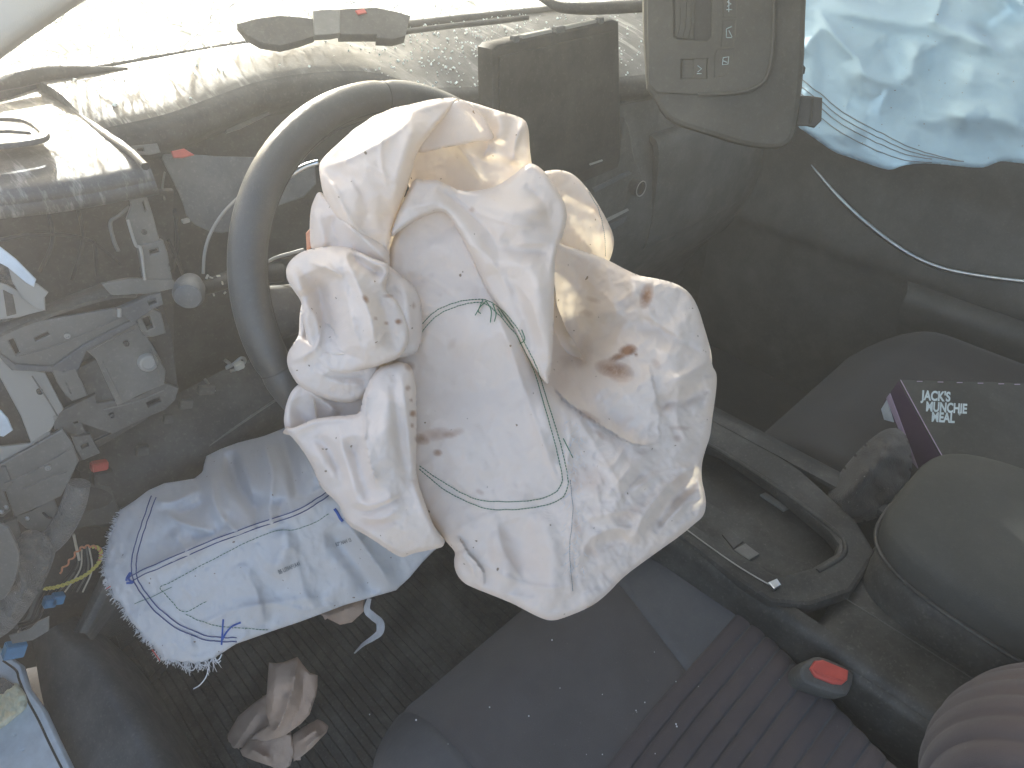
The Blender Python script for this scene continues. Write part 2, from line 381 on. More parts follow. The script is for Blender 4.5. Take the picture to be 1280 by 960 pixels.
# ------------------------------------------------------------------ cloth reliefs: sheets with real depth, folds and thickness
def poly_sd(poly, X, Y):
    P = np.asarray(poly, float); A = P; B = np.roll(P, -1, 0)
    d = np.full(X.shape, 1e9); ins = np.zeros(X.shape, bool); CX = np.zeros(X.shape); CY = np.zeros(X.shape)
    for (ax, ay), (bx, by) in zip(A, B):
        vx, vy = bx-ax, by-ay; L = vx*vx+vy*vy+1e-9
        t_ = np.clip(((X-ax)*vx+(Y-ay)*vy)/L, 0, 1); qx = ax+t_*vx; qy = ay+t_*vy
        dd = np.hypot(X-qx, Y-qy); m_ = dd < d; d = np.where(m_, dd, d); CX = np.where(m_, qx, CX); CY = np.where(m_, qy, CY)
        c = ((ay > Y) != (by > Y)) & (X < (bx-ax)*(Y-ay)/((by-ay) if by != ay else 1e-9)+ax); ins ^= c
    return np.where(ins, d, -d), CX, CY
def line_d(pl, X, Y):
    """distance, signed side (right of direction positive on screen), position 0..1"""
    P = cr(np.asarray(pl, float), 6) if len(pl) > 2 else np.asarray(pl, float)
    seg = np.hypot(*(P[1:]-P[:-1]).T); cum = np.concatenate([[0], np.cumsum(seg)]); tot = cum[-1]
    d = np.full(X.shape, 1e9); sg = np.zeros(X.shape); tt = np.zeros(X.shape)
    for i in range(len(P)-1):
        ax, ay = P[i]; vx, vy = P[i+1]-P[i]; L = vx*vx+vy*vy+1e-9
        t_ = np.clip(((X-ax)*vx+(Y-ay)*vy)/L, 0, 1); dd = np.hypot(X-ax-t_*vx, Y-ay-t_*vy); m_ = dd < d
        d = np.where(m_, dd, d); sg = np.where(m_, np.sign(vx*(Y-ay)-vy*(X-ax)), sg); tt = np.where(m_, (cum[i]+t_*seg[i])/tot, tt)
    return d, sg, tt
def vnoise(X, Y, seed, oct_=4, gain=.5):
    rg = np.random.RandomState(seed); out = np.zeros(X.shape); a = 1.0
    for o in range(oct_):
        g = rg.rand(64, 64)*2-1; xi = np.floor(X).astype(int); yi = np.floor(Y).astype(int); fx = X-xi; fy = Y-yi
        fx = fx*fx*fx*(fx*(fx*6-15)+10); fy = fy*fy*fy*(fy*(fy*6-15)+10)
        q = lambda i, j: g[(xi+i) % 64, (yi+j) % 64]
        out += a*((q(0, 0)*(1-fx)+q(1, 0)*fx)*(1-fy)+(q(0, 1)*(1-fx)+q(1, 1)*fx)*fy)
        X = X*2.03+7.3; Y = Y*2.03+3.1; a *= gain
    return out
def tps(cp):
    C = np.array(cp, float); xy = C[:, :2]/100; n = len(C)
    def U(r2): return np.where(r2 > 0, r2*np.log(r2+1e-12), 0)
    K = U(((xy[:, None]-xy[None])**2).sum(2))+np.eye(n)*.02; P = np.hstack([np.ones((n, 1)), xy]); A = np.zeros((n+3, n+3))
    A[:n, :n] = K; A[:n, n:] = P; A[n:, :n] = P.T; s = np.linalg.solve(A, np.concatenate([C[:, 2], [0, 0, 0]]))
    def f(X, Y):
        x = X/100; y = Y/100; o = s[n]+s[n+1]*x+s[n+2]*y
        for i in range(n): o = o+s[i]*U((x-xy[i, 0])**2+(y-xy[i, 1])**2)
        return o
    return f
FK = 1.25
class Relief:
    """one sheet of cloth. cp: (px,py,depth in m); folds: (line, width px, height m, kind); positive height = towards the viewer"""
    def __init__(s, poly, cp, folds=(), roll=10, rollh=.010, wr=(), smooth=2, sub=2):
        s.poly = chaikin(np.array(poly, float), smooth) if smooth else np.array(poly, float)
        s.base = tps(cp) if len(cp) > 3 else None; s.cp = cp; s.folds = folds; s.roll = roll; s.rollh = rollh; s.wr = wr
    def depth(s, X, Y, sd=None):
        X = np.asarray(X, float); Y = np.asarray(Y, float)
        if sd is None: sd = poly_sd(s.poly, X, Y)[0]
        z = s.base(X, Y)
        for q in s.folds:
            ln, w, h, kind = q
            d, sg, tt = line_d(ln, X, Y); tap = np.clip(np.minimum(tt, 1-tt)*5, 0, 1)**.7
            if kind == 'g': g = np.exp(-(d/w)**2)
            elif kind == 's': g = np.exp(-np.sqrt(d*d+1.5)/w)              # sharp ridge
            elif kind == 'L': g = np.where(sg < 0, np.exp(-d/w), 0)*1.0; tap = np.clip(np.minimum(tt, 1-tt)*8, 0, 1)   # raised on one side, falls off
            elif kind == 'R': g = np.where(sg > 0, np.exp(-d/w), 0)*1.0; tap = np.clip(np.minimum(tt, 1-tt)*8, 0, 1)
            z = z-FK*h*g*tap
        for w_ in s.wr:
            sx, sy, ang, amp, seed, kind = w_[:6]; mk_ = w_[6](X, Y) if len(w_) > 6 else 1.0
            c, n_ = math.cos(ang), math.sin(ang); u = (X*c+Y*n_)/sx; v = (-X*n_+Y*c)/sy
            q = vnoise(u+50, v+50, seed, 4, .5)
            z = z-amp*mk_*(q if kind == 's' else (.5-np.abs(q))*1.3)
        k = np.clip(1-sd/s.roll, 0, 1); z = z+s.rollh*(1-np.sqrt(np.clip(1-k*k, 0, 1)))
        return z
    def geo(s, step=2.2, skirt=.02, G=None, stainf=None, back=None):
        P = s.poly; x0, y0 = P.min(0)-step*1.5; x1, y1 = P.max(0)+step*1.5
        xs = np.arange(x0, x1, step); ys = np.arange(y0, y1, step); X, Y = np.meshgrid(xs, ys)
        sd, CX, CY = poly_sd(P, X, Y); ins = sd > 0
        cell = ins[:-1, :-1] | ins[1:, :-1] | ins[:-1, 1:] | ins[1:, 1:]
        used = np.zeros(X.shape, bool); used[:-1, :-1] |= cell; used[1:, :-1] |= cell; used[:-1, 1:] |= cell; used[1:, 1:] |= cell
        near = used & ((~ins) | (sd < step*.35)); X2 = np.where(near, CX, X); Y2 = np.where(near, CY, Y)
        sd2 = np.where(near, 0, sd); Z = s.depth(X2, Y2, np.maximum(sd2, 0))
        idx = -np.ones(X.shape, int); idx[used] = np.arange(used.sum())
        V = Dv(X2[used], Y2[used], Z[used]); st = stainf(X2[used], Y2[used]) if stainf else np.zeros(len(V))
        Fc = []; ii, jj = np.nonzero(cell); cnt = {}
        for i, j in zip(ii, jj):
            q = (idx[i, j], idx[i+1, j], idx[i+1, j+1], idx[i, j+1]); Fc.append(q)
            for a in range(4):
                e = (q[a], q[(a+1) % 4]); r_ = (e[1], e[0])
                if r_ in cnt: del cnt[r_]
                else: cnt[e] = 1
        # turned-back hem along the rim
        if skirt:
            rim = sorted({v for e in cnt for v in e}); n0 = len(V); mp = {v: n0+i for i, v in enumerate(rim)}
            UX = X2[used]; UY = Y2[used]; cx, cy = P.mean(0)
            rx = UX[rim]; ry = UY[rim]; gx = poly_sd(P, rx+1, ry)[0]-poly_sd(P, rx-1, ry)[0]; gy = poly_sd(P, rx, ry+1)[0]-poly_sd(P, rx, ry-1)[0]
            gl = np.hypot(gx, gy)+1e-6; ZZ = Z[used][rim]
            V2 = Dv(rx+gx/gl*2.5, ry+gy/gl*2.5, ZZ+skirt*.5); V3 = Dv(rx+gx/gl*9, ry+gy/gl*9, ZZ+skirt)
            V = np.vstack([V, V2, V3]); st = np.concatenate([st, np.zeros(2*len(rim))]); nr = len(rim)
            for (a, b_) in cnt: Fc.append((b_, a, mp[a], mp[b_])); Fc.append((mp[b_], mp[a], mp[a]+nr, mp[b_]+nr))
        if G is not None: G.add(V, Fc); G.st = getattr(G, 'st', []) + list(st); return
        return V, Fc, st
def on_relief(rel, pts, n=6, lift=.0012, closed=False):
    P = cr(np.array(pts, float), n, closed); z = rel.depth(P[:, 0], P[:, 1])-lift
    return Dv(P[:, 0], P[:, 1], z)
def stitch(name, rel, pts, r, mat, parent, dash=None, lift=.0008, closed=False, n=10, jit=.4, **k):
    P = cr(np.array(pts, float), n, closed); rg = np.random.RandomState(len(pts)); 
    P = P+np.stack([vnoise(np.arange(len(P))*.35, np.zeros(len(P)), 3, 2), vnoise(np.arange(len(P))*.35, np.zeros(len(P))+9, 5, 2)], 1)*jit
    Wd = Dv(P[:, 0], P[:, 1], rel.depth(P[:, 0], P[:, 1])-lift); g = Geo()
    if dash:
        seg = np.linalg.norm(Wd[1:]-Wd[:-1], axis=1); cum = np.concatenate([[0], np.cumsum(seg)]); s_ = 0
        while s_+dash < cum[-1]:
            q = np.array([[np.interp(s_+f_*dash, cum, Wd[:, c]) for c in range(3)] for f_ in (0, .3, .6, .82)])
            v, f = tubegeo(q, [r*.5, r, r, r*.5], 5, 1); g.add(v, f); s_ += dash
    else:
        v, f = tubegeo(Wd, r, 5, 1, closed); g.add(v, f)
    return g.mk(name, mat, parent, **k)
def text_on(name, s, org, size, ang, relf, mat, parent, sx=.8, bold=.012, lift=.001):
    """flat print laid on a surface; relf(X,Y)->world points"""
    fc = bpy.data.curves.new('t', 'FONT'); fc.body = s; fc.size = 1; fc.offset = bold; o = bpy.data.objects.new('t', fc); S.collection.objects.link(o)
    me = bpy.data.meshes.new_from_object(o.evaluated_get(bpy.context.evaluated_depsgraph_get())); bpy.data.objects.remove(o)
    v = np.empty(len(me.vertices)*3); me.vertices.foreach_get('co', v); v = v.reshape(-1, 3); f = [tuple(p.vertices) for p in me.polygons]
    c, n_ = math.cos(ang), math.sin(ang); x = v[:, 0]*size*sx; y = -v[:, 1]*size
    X = org[0]+x*c-y*n_; Y = org[1]+x*n_+y*c
    return mk(name, relf(X, Y), f, mat, parent, False)

def A(*v): return np.array(v, float)
# ================================================================== SETTING: ground and car shell
gx = 30
mk('ground', [(-gx, -gx, -.34), (gx, -gx, -.34), (gx, gx, -.34), (-gx, gx, -.34)], [(0, 1, 2, 3)], M['earth'], None, False, kind='structure')
# painted bonnet in front of the windscreen
rows = []
for y, z in ((1.02, .800), (1.06, .825), (1.35, .82), (1.75, .77), (2.1, .70), (2.2, .60)):
    rows.append([A(x, y-.10*(abs(x)/.75)**2*(y > 1.2), z-.035*(x/.75)**2-.05*(abs(x) > .7)) for x in (-.78, -.6, -.3, 0, .3, .6, .78)])
hood = thing('car_bonnet', 'pale painted bonnet glaring in sunlight beyond the cracked windscreen', 'car bonnet', (0, 1.2, .6))
sheet('bonnet_panel', rows, M['bonnet'], hood, 5, 5, .004)
# floor, firewall, roof
fl = []
for y, z in ((-.9, .0), (.6, .0), (.95, .02), (1.08, .14), (1.14, .45), (1.12, .76)):
    fl.append([A(x, y, z) for x in (-.80, -.4, 0, .4, .80)])
sheet('floor', fl, M['carpet'], None, 4, 4, .01, kind='structure')
rf = [[A(x, y, z-.03*(x/.6)**2) for x in (-.56, -.3, 0, .3, .56)] for y, z in ((.36, 1.25), (.0, 1.31), (-.6, 1.33), (-1.3, 1.26))]
sheet('ceiling', rf, M['headliner'], None, 4, 4, .02, kind='structure')
sheet('added_rear_wall', [[A(x, -1.25, z) for x in (-.72, 0, .72)] for z in (-.0, .5, .95)], M['carpet'], None, 3, 3, .02, kind='structure')  # unseen, added to block sky light from behind
sheet('cabin_side_wall', [[A(.745, y, z) for y in (1.15, .6, 0, -.6, -1.26)] for z in (-.02, .35, .64)], M['dark'], None, 3, 3, .012, kind='structure')  # carried on unseen behind the door, added to block sky light
sheet('cowl_side_wall', [[A(x, y, z) for x, y in ((-1.14, .36), (-1.08, .60), (-1.02, .80), (-.95, 1.12))] for z in (-.02, .25, .50, .72)]+[[A(x, y, .80) for x, y in ((-.84, .62), (-.80, .70), (-.76, .86), (-.72, 1.12))]], M['dark'], None, 4, 4, .012, kind='structure')

# ---------------------------------------------------------------- windscreen and pillar
ws = thing('windscreen', 'shattered dusty windscreen glaring white above the dashboard', 'windscreen', (0, .95, .84))
base = [(-.66, .97, .835), (-.595, 1.0, .838), (-.548, 1.03, .84), (-.452, 1.035, .842), (-.289, 1.045, .842), (-.149, 1.04, .842), (0, 1.02, .84), (.2, .99, .838), (.4, .95, .835), (.6, .88, .83)]
rows = []
for k in range(5):
    f_ = k/4; rows.append([A(x*(1-f_*.18), y+(.37-y)*f_, z+(1.25-z)*f_+.02*math.sin(math.pi*f_)) for x, y, z in base])
sheet('glass_pane', rows, M['glass'], ws, 5, 8, .0035)
tube('lower_seal', [A(x, y-.004, z-.006) for x, y, z in base], .007, M['black'], ws)
# crazed glass edge band sitting on the dash
g = Geo(); rg = random.Random(3)
def crack(p, d, n, L):
    pts = [p]
    for _ in range(n):
        d = d+A(rg.uniform(-.6, .6), rg.uniform(-.5, .5), 0); d /= np.linalg.norm(d); q = pts[-1]+A(d[0], d[1], 0)*L*rg.uniform(.4, 1.3)
        q[2] = .836+(1.02-q[1])*.62+.006 if q[1] < 1.03 else q[2]; pts.append(q)
    return pts
for i in range(40):
    x = rg.uniform(-.42, .12); y = rg.uniform(.80, 1.0); P = crack(A(x, y, .836+(1.02-y)*.62+.004), A(rg.uniform(-1, 1), rg.uniform(-1, 1), 0), 5, .022)
    v, f = tubegeo(P, .0006, 3, 1); g.add(v, f)
g.mk('crack_lines', M['thread'], ws, kind='stuff')
pl_ = thing('pillar_trim', 'pale grey windscreen pillar trim at the upper left corner', 'pillar trim', (-.62, .85, .85))
rows = []
for (x, y, d) in ((-230, 235, .52), (-110, 150, .57), (0, 62, .60), (90, 0, .62), (190, -68, .64)):
    rows.append([D(x+2, y+2, d+.03), D(x, y, d), D(x-12, y-14, d-.015), D(x-60, y-60, d-.02), D(x-120, y-110, d+.02)])
sheet('trim_panel', rows, M['pillar'], pl_, 5, 5, .004)

# ================================================================== DASHBOARD
dash = thing('dashboard', 'dusty grey dashboard with its driver side panels torn away', 'dashboard', (0, .85, .4))
st = [(-.56, .822, .820, 1.03), (-.49, .820, .822, 1.05), (-.42, .845, .824, 1.055), (-.35, .866, .826, 1.06), (-.27, .864, .824, 1.06), (-.205, .840, .818, 1.055), (-.15, .80, .798, 1.05), (-.10, .81, .786, 1.04),
      (-.02, .805, .776, 1.03), (.10, .785, .770, 1.01), (.20, .73, .766, 1.0), (.30, .712, .762, .99), (.45, .70, .755, .97), (.60, .70, .748, .93), (.74, .70, .74, .88)]
rows = []
for f_ in (0, .12, .4, .75, 1):
    rows.append([A(x, ry+(fy-ry)*f_, rz+(.832-rz)*f_+(.018 if x < -.17 else .012)*math.sin(math.pi*f_)**.8) for x, ry, rz, fy in st])
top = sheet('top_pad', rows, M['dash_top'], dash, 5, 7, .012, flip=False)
# lip under the rear edge of the pad
rows = [[A(x, ry-.001, rz+.0005) for x, ry, rz, fy in st], [A(x, ry-.010, rz-.008) for x, ry, rz, fy in st], [A(x, ry-.006, rz-.026) for x, ry, rz, fy in st], [A(x, ry+.03, rz-.045) for x, ry, rz, fy in st]]
sheet('pad_lip', rows, M['dark'], dash, 5, 5, .004)
# end cap with side vent
cap = []
for L, z in (([(-70, 122), (-15, 111), (42, 104)], .823), ([(-80, 152), (-5, 148), (100, 146)], .825), ([(-80, 205), (20, 198), (163, 189)], .822), ([(-80, 247), (60, 234), (187, 213)], .816)):
    cap.append([PZ(x, y, z) for x, y in L])
for dy, dz in ((-.005, -.007), (-.003, -.016), (.03, -.024)): cap.append([p+A(0, dy, dz) for p in cap[3]])
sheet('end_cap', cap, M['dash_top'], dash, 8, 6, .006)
tube('pad_seam', [PZ(x, y, .829) for x, y in ((38, 103), (70, 122), (100, 145), (130, 168), (163, 190), (182, 208))], .0035, M['black'], dash)
vp = (PZ(20, 160, .842), A(0, 0, 1))
vt = slab('side_vent', [(-90, 142), (20, 141), (42, 147), (57, 160), (60, 168), (48, 174), (0, 180), (-90, 188)], vp, .005, M['dash'], dash, lift=.002, holes=[[(-84, 147), (18, 146), (36, 151), (50, 162), (50, 167), (40, 169), (0, 174), (-84, 181)]], rnd=2)
slab('vent_recess', [(-84, 147), (18, 146), (36, 151), (50, 162), (50, 167), (40, 169), (0, 174), (-84, 181)], vp, .002, M['black'], vt, lift=-.0005)
slab('vent_vane', [(-84, 160), (10, 157), (34, 161), (36, 164), (10, 162), (-84, 166)], vp, .003, M['frame'], vt, lift=.0015)
# recess behind the missing fascia
for L in ([(0, 300), (50, 292), (110, 300), (150, 330)], [(60, 262), (66, 300), (50, 340)], [(98, 262), (104, 300), (90, 350)], [(118, 300), (122, 345)], [(210, 300), (224, 330), (232, 352)], [(218, 262), (222, 300), (216, 340)]):
    tube('recess_cable', [PY(x, y, .79) for x, y in L], .0022, M['black'], dash, 6)
dk = [[PY(x, y, yy) for x in (-90, 0, 80, 160, 215)] for y, yy in ((235, .80), (270, .82), (320, .83), (370, .82), (430, .78))]
sheet('recess_panel', dk, M['dark'], dash, 5, 5, .005)
sheet('cluster_recess', [[PY(x, y, .93+.0*x) for x in (150, 250, 350, 450, 560, 640)] for y in (100, 160, 230, 300, 380)], M['dark'], dash, 3, 3, .005)
sheet('inner_bulkhead', [[A(x, y, z) for x in (-.80, -.6, -.4, -.15)] for y, z in ((.93, .80), (.90, .6), (.88, .45), (.97, .25), (1.0, .02))], M['black'], dash, 4, 4, .005)
# central and passenger face
rows = []
xs = (-.17, -.10, .0, .12, .24, .32, .45, .58, .70, .78)
rr = [np.interp(x, [s[0] for s in st], [s[1] for s in st]) for x in xs]; rz = [np.interp(x, [s[0] for s in st], [s[2] for s in st]) for x in xs]
for dy, z in ((.03, None), (.035, .72), (.02, .66), (.0, .58), (-.01, .50), (.005, .42), (.05, .34), (.13, .25), (.2, .1)):
    rows.append([A(x, rr[i]*.35+.72*.65+dy, (rz[i]-.035) if z is None else z) for i, x in enumerate(xs)])
sheet('lower_fascia', rows, M['dash_low'], dash, 5, 5, .006)
pr = thing('passenger_pillar_trim', 'grey windscreen pillar trim behind the hanging overhead console', 'pillar trim', (.66, .9, .8))
rows = [[A(.74-f_*.17, .96-f_*.60, .80+f_*.46), A(.70-f_*.17, .93-f_*.60, .82+f_*.46), A(.665-f_*.17, .84-f_*.56, .80+f_*.46), A(.70-f_*.16, .76-f_*.52, .79+f_*.46), A(.75-f_*.16, .74-f_*.52, .79+f_*.46)] for f_ in (0, .33, .66, 1)]
sheet('trim_panel', rows, M['pillar'], pr, 5, 5, .006)
sheet('roof_rail', [[A(x, y, z) for y in (.40, .1, -.3, -.8, -1.25)] for x, z in ((.54, 1.26), (.60, 1.22), (.66, 1.12), (.69, 1.06))], M['headliner'], pr, 4, 4, .006)
tube('fascia_trim_strip', [A(x, np.interp(x, xs, rr)*.35+.468+.012, .728) for x in (.10, .2, .27, .35, .5, .7)], .007, M['bluegrey'], dash)
# glovebox
gp = (A(.45, .705, .5), A(0, -1, -.05))
sheet('glovebox_door', [[A(x, .722-.01*math.cos((x-.5)*5)+dy, z) for x in (.30, .4, .5, .6, .70)] for dy, z in ((.02, .645), (.0, .63), (-.006, .54), (.0, .45), (.02, .43))], M['dash_low'], dash, 6, 6, .012)
# instrument shroud: blue grey panel and broken strips
shp = (PY(280, 240, .80), A(-.25, -1, .35))
slab('shroud_panel', [(201, 193), (215, 193), (300, 198), (392, 197), (395, 240), (330, 262), (300, 285), (270, 292), (236, 276), (229, 250), (212, 215)], shp, .004, M['bluegrey'], dash, rnd=1)
slab('broken_strip', [(213, 169), (232, 164), (262, 155), (274, 153), (274, 158), (262, 167), (258, 171), (240, 172), (222, 176)], (PY(240, 165, .86), A(-.1, -1, .4)), .004, M['ivory'], dash)
slab('broken_strip', [(280, 156), (330, 138), (336, 142), (300, 160), (284, 165)], (PY(300, 150, .87), A(-.1, -1, .4)), .004, M['frame'], dash)
slab('red_tab', [(216, 190), (230, 187), (240, 193), (228, 196), (218, 196)], (PY(225, 190, .79), A(-.1, -1, .4)), .004, M['red'], dash)
slab('clip_bracket', [(165, 183), (196, 180), (200, 190), (188, 193), (168, 192)], (PY(180, 186, .80), A(-.1, -1, .3)), .005, M['frame'], dash, holes=[[(170, 185), (180, 184), (181, 190), (171, 190)]], bev=.0006)
tube('wire_edge', [PY(206, 215, .80), PY(203, 235, .80), PY(206, 250, .80)], .0012, M['frame'], dash)
box('cluster_clip', PY(232, 276, .78), (.004, .003, .002), M['frame2'], dash, bev=.0005)
tube('fascia_edge', [PY(x, y, .76) for x, y in ((-60, 262), (0, 252), (60, 245), (95, 242))], .0015, M['frame2'], dash)
for x, y in ((97, 243), (122, 239)): box('mounting_clip', PY(x, y, .75), (.006, .004, .0035), M['frame'], dash, bev=.0006)
# ---- bare plastic frame (lower left)
fp = (PY(100, 450, .72), A(-.10, -1, .12)/np.linalg.norm([.1, 1, .12]))
fr = thing('mounting_panel', 'bare grey plastic mounting frame left of the steering wheel, full of clips', 'plastic frame', PY(100, 520, .74))
def fs(name, px, th=.004, lift=0, mat='frame', holes=(), parent=fr, rnd=0, **k): return slab(name, px, fp, th, M[mat], parent, holes=holes, lift=lift, rnd=rnd, **k)
fs('backing_plate', [(-40, 425), (60, 400), (150, 362), (200, 372), (214, 420), (222, 490), (180, 525), (120, 560), (98, 578), (60, 632), (-40, 660)], .004, -.012, 'dark')
fs('vertical_bracket', [(163, 242), (180, 240), (184, 252), (190, 270), (198, 300), (176, 308), (170, 306), (160, 275), (166, 258)], .006, .012, 'frame', holes=[[(176, 252), (181, 250), (185, 264), (181, 267)]])
fs('bracket_foot', [(174, 308), (203, 302), (208, 316), (214, 350), (182, 352)], .010, .014, 'frame', holes=[[(184, 312), (199, 308), (201, 316), (187, 320)]])
tube('bracket_rib', [PP(x, y, (fp[0]+A(0, -.02, 0), fp[1])) for x, y in ((160, 275), (164, 290), (170, 307), (176, 312), (181, 350))], .0015, M['frame2'], fr)
tube('side_rib', [PP(x, y, fp) for x, y in ((162, 258), (148, 270), (138, 278), (142, 300), (148, 314))], .0018, M['frame'], fr)
fs('ledge', [(130, 356), (160, 350), (215, 351), (222, 358), (190, 366), (140, 368)], .006, .016, 'frame')
sheet('upper_rail', [[PP(x, y, (fp[0]+A(0, d, 0), fp[1])) for x, y in L] for d, L in ((.03, [(-40, 418), (50, 388), (140, 355), (190, 352)]), (.0, [(-40, 424), (40, 396), (130, 366), (176, 362)]), (-.012, [(-40, 440), (40, 405), (130, 376), (170, 372)]))], M['dash'], fr, 5, 4, .004)
fs('rail_plate', [(-30, 428), (0, 418), (40, 404), (147, 386), (170, 378), (190, 374), (198, 378), (172, 398), (170, 402), (106, 433), (66, 461), (18, 458), (-5, 440)], .004, .012, 'frame', holes=[[(8, 425), (18, 421), (27, 441), (19, 446)], [(41, 422), (61, 413), (64, 419), (44, 428)]])
fs('rail_lip', [(-5, 440), (18, 457), (66, 460), (106, 432), (168, 400), (171, 404), (107, 438), (97, 462), (66, 464), (16, 462)], .006, .016, 'bluegrey')
fs('clip_arm', [(148, 388), (158, 384), (185, 372), (200, 368), (203, 380), (190, 386), (170, 400), (166, 402)], .010, .02, 'bluegrey', holes=[[(183, 376), (196, 372), (198, 379), (186, 384)]])
tube('clip_pin', [PP(149, 386, (fp[0]+A(0, -.03, 0), fp[1])), PP(149, 396, (fp[0]+A(0, -.03, 0), fp[1]))], .002, M['frame2'], fr, n=1)
fs('clip_tower', [(170, 396), (190, 386), (200, 392), (206, 416), (192, 420), (182, 420)], .012, .014, 'frame', holes=[[(176, 398), (188, 393), (194, 410), (184, 414)]])
fs('main_plate', [(106, 434), (170, 404), (182, 420), (192, 436), (206, 464), (204, 480), (176, 492), (148, 506), (136, 480), (122, 449)], .004, .008, 'frame')
kp = PP(184, 452, (fp[0]+A(0, -.008, 0), fp[1]))
lathe('round_knob', kp, fp[1], [(.0100, -.002), (.0100, .004), (.0085, .0065), (.0065, .0070), (.0062, .0055), (.003, .0055)], M['frame2'], fr)
fs('side_wing', [(-40, 435), (-2, 440), (18, 461), (55, 467), (78, 511), (62, 538), (40, 552), (28, 520), (0, 468), (-40, 440)], .004, .006, 'frame2')
fs('side_wing_lower', [(-40, 545), (0, 560), (38, 556), (60, 540), (72, 548), (30, 575), (0, 586), (-40, 590)], .004, .004, 'frame2')
fs('hook', [(66, 462), (80, 466), (94, 461), (97, 470), (108, 494), (91, 500), (84, 494), (73, 478)], .008, .016, 'frame', holes=[[(80, 476), (84, 478), (91, 493), (87, 493)]])
fs('lower_bar', [(66, 520), (84, 512), (118, 495), (120, 506), (170, 498), (205, 480), (222, 486), (218, 500), (205, 512), (180, 522), (140, 542), (118, 552), (112, 548), (100, 528), (70, 536)], .006, .006, 'dash_low', holes=[[(181, 503), (200, 495), (203, 502), (185, 511)], [(90, 527), (98, 524), (106, 540), (98, 544)]])
fs('lower_clip', [(92, 548), (112, 545), (120, 560), (124, 566), (105, 574), (96, 560)], .010, .010, 'dash_low', holes=[[(99, 557), (111, 552), (113, 558), (102, 563)]])
fs('step_block', [(97, 462), (122, 450), (136, 482), (147, 506), (128, 512), (118, 496), (108, 492)], .010, -.002, 'dash_low')
fs('lower_plate', [(-40, 600), (0, 582), (40, 560), (78, 538), (88, 552), (97, 576), (86, 600), (75, 620), (50, 632), (19, 645), (9, 614), (-10, 610)], .005, .010, 'frame')
fs('lower_plate_tail', [(19, 646), (40, 640), (66, 624), (74, 645), (62, 658), (53, 664), (34, 660)], .005, .004, 'frame')
rg0 = random.Random(77)
for L in ([(20, 446), (60, 436), (104, 418), (150, 398)], [(112, 440), (140, 424), (168, 412)], [(128, 452), (142, 480), (152, 500)], [(188, 436), (198, 462), (200, 476)], [(40, 470), (60, 500), (72, 520)], [(6, 604), (40, 590), (90, 560)], [(28, 612), (60, 598), (84, 590)], [(130, 512), (170, 502), (205, 488)]):
    tube('stiffening_rib', [PP(x, y, (fp[0]+A(0, -.0155, 0), fp[1])) for x, y in L], .0007, M['frame'], fr, n=3)
for x, y in ((84, 420), (158, 430), (50, 490), (60, 585), (180, 290), (140, 520)):
    lathe('screw_boss', PP(x, y, (fp[0]+A(0, -.013, 0), fp[1])), fp[1], [(.0028, -.003), (.0028, .001), (.0018, .0012), (.0015, -.0005)], M['frame2'] if rg0.random() > .5 else M['dark'], fr, 10)
for L in ([(70, 570), (74, 578), (78, 585)], [(54, 641), (59, 646), (64, 648)]): tube('slot_mark', [PP(x, y, (fp[0]+A(0, -.0085, 0), fp[1])) for x, y in L], .0013, M['black'], fr, n=3)
fs('edge_latch', [(-30, 590), (6, 585), (14, 604), (8, 610), (-30, 612)], .008, .014, 'frame')
fs('edge_latch', [(-30, 618), (2, 612), (12, 638), (4, 645), (-30, 650)], .008, .010, 'frame')
fs('edge_latch', [(6, 655), (20, 650), (25, 672), (14, 678), (5, 672)], .008, .008, 'frame')
g = Geo()
for x, y in ((2, 640), (4, 695), (13, 708), (0, 690), (8, 634), (3, 668), (34, 648)):
    c = PP(x, y, (fp[0]+A(0, -.02, 0), fp[1])); bm = bmesh.new(); bmesh.ops.create_icosphere(bm, subdivisions=1, radius=.0022)
    g.add([np.array(v.co)*A(1, 1, 1.4)+c for v in bm.verts], [[v.index for v in f.verts] for f in bm.faces]); bm.free()
g.mk('metal_rivets', M['chrome'], fr, kind='stuff')
# column shroud / knee cover with edge line
cover = [[PY(x, y, yy) for x, y in L] for yy, L in ((.80, [(95, 560), (160, 525), (220, 495), (300, 455), (360, 440)]), (.775, [(100, 590), (165, 558), (235, 520), (310, 480), (365, 470)]), (.75, [(105, 622), (160, 612), (240, 570), (315, 525), (372, 500)]), (.76, [(108, 640), (160, 635), (245, 590), (325, 540), (378, 515)]), (.80, [(110, 655), (165, 650), (250, 606), (330, 556), (385, 530)]))]
sheet('knee_cover', cover, M['dark'], dash, 6, 6, .004)
tube('cover_edge', [PY(x, y, .748) for x, y in ((150, 637), (175, 622), (205, 596), (250, 565), (300, 530), (345, 500), (372, 486))], .0016, M['frame'], dash)
for x, y, w_ in ((258, 487, .010), (232, 505, .008), (210, 523, .006), (178, 563, .007)): box('cover_boss', PY(x, y, .755), (w_, .004, .006), M['dash_low'], dash, rot=Matrix.Rotation(.4, 3, 'Y'), bev=.001)
rc = thing('red_clip', 'small red clip on the dark cover below the frame', 'clip', PY(124, 590, .73))
box('clip_head', PY(124, 582, .728), (.0085, .005, .0055), M['red'], rc, rot=Matrix.Rotation(.35, 3, 'Y'), bev=.0015)
box('clip_base', PY(128, 596, .735), (.010, .006, .008), M['dark'], rc, rot=Matrix.Rotation(.35, 3, 'Y'), bev=.001)
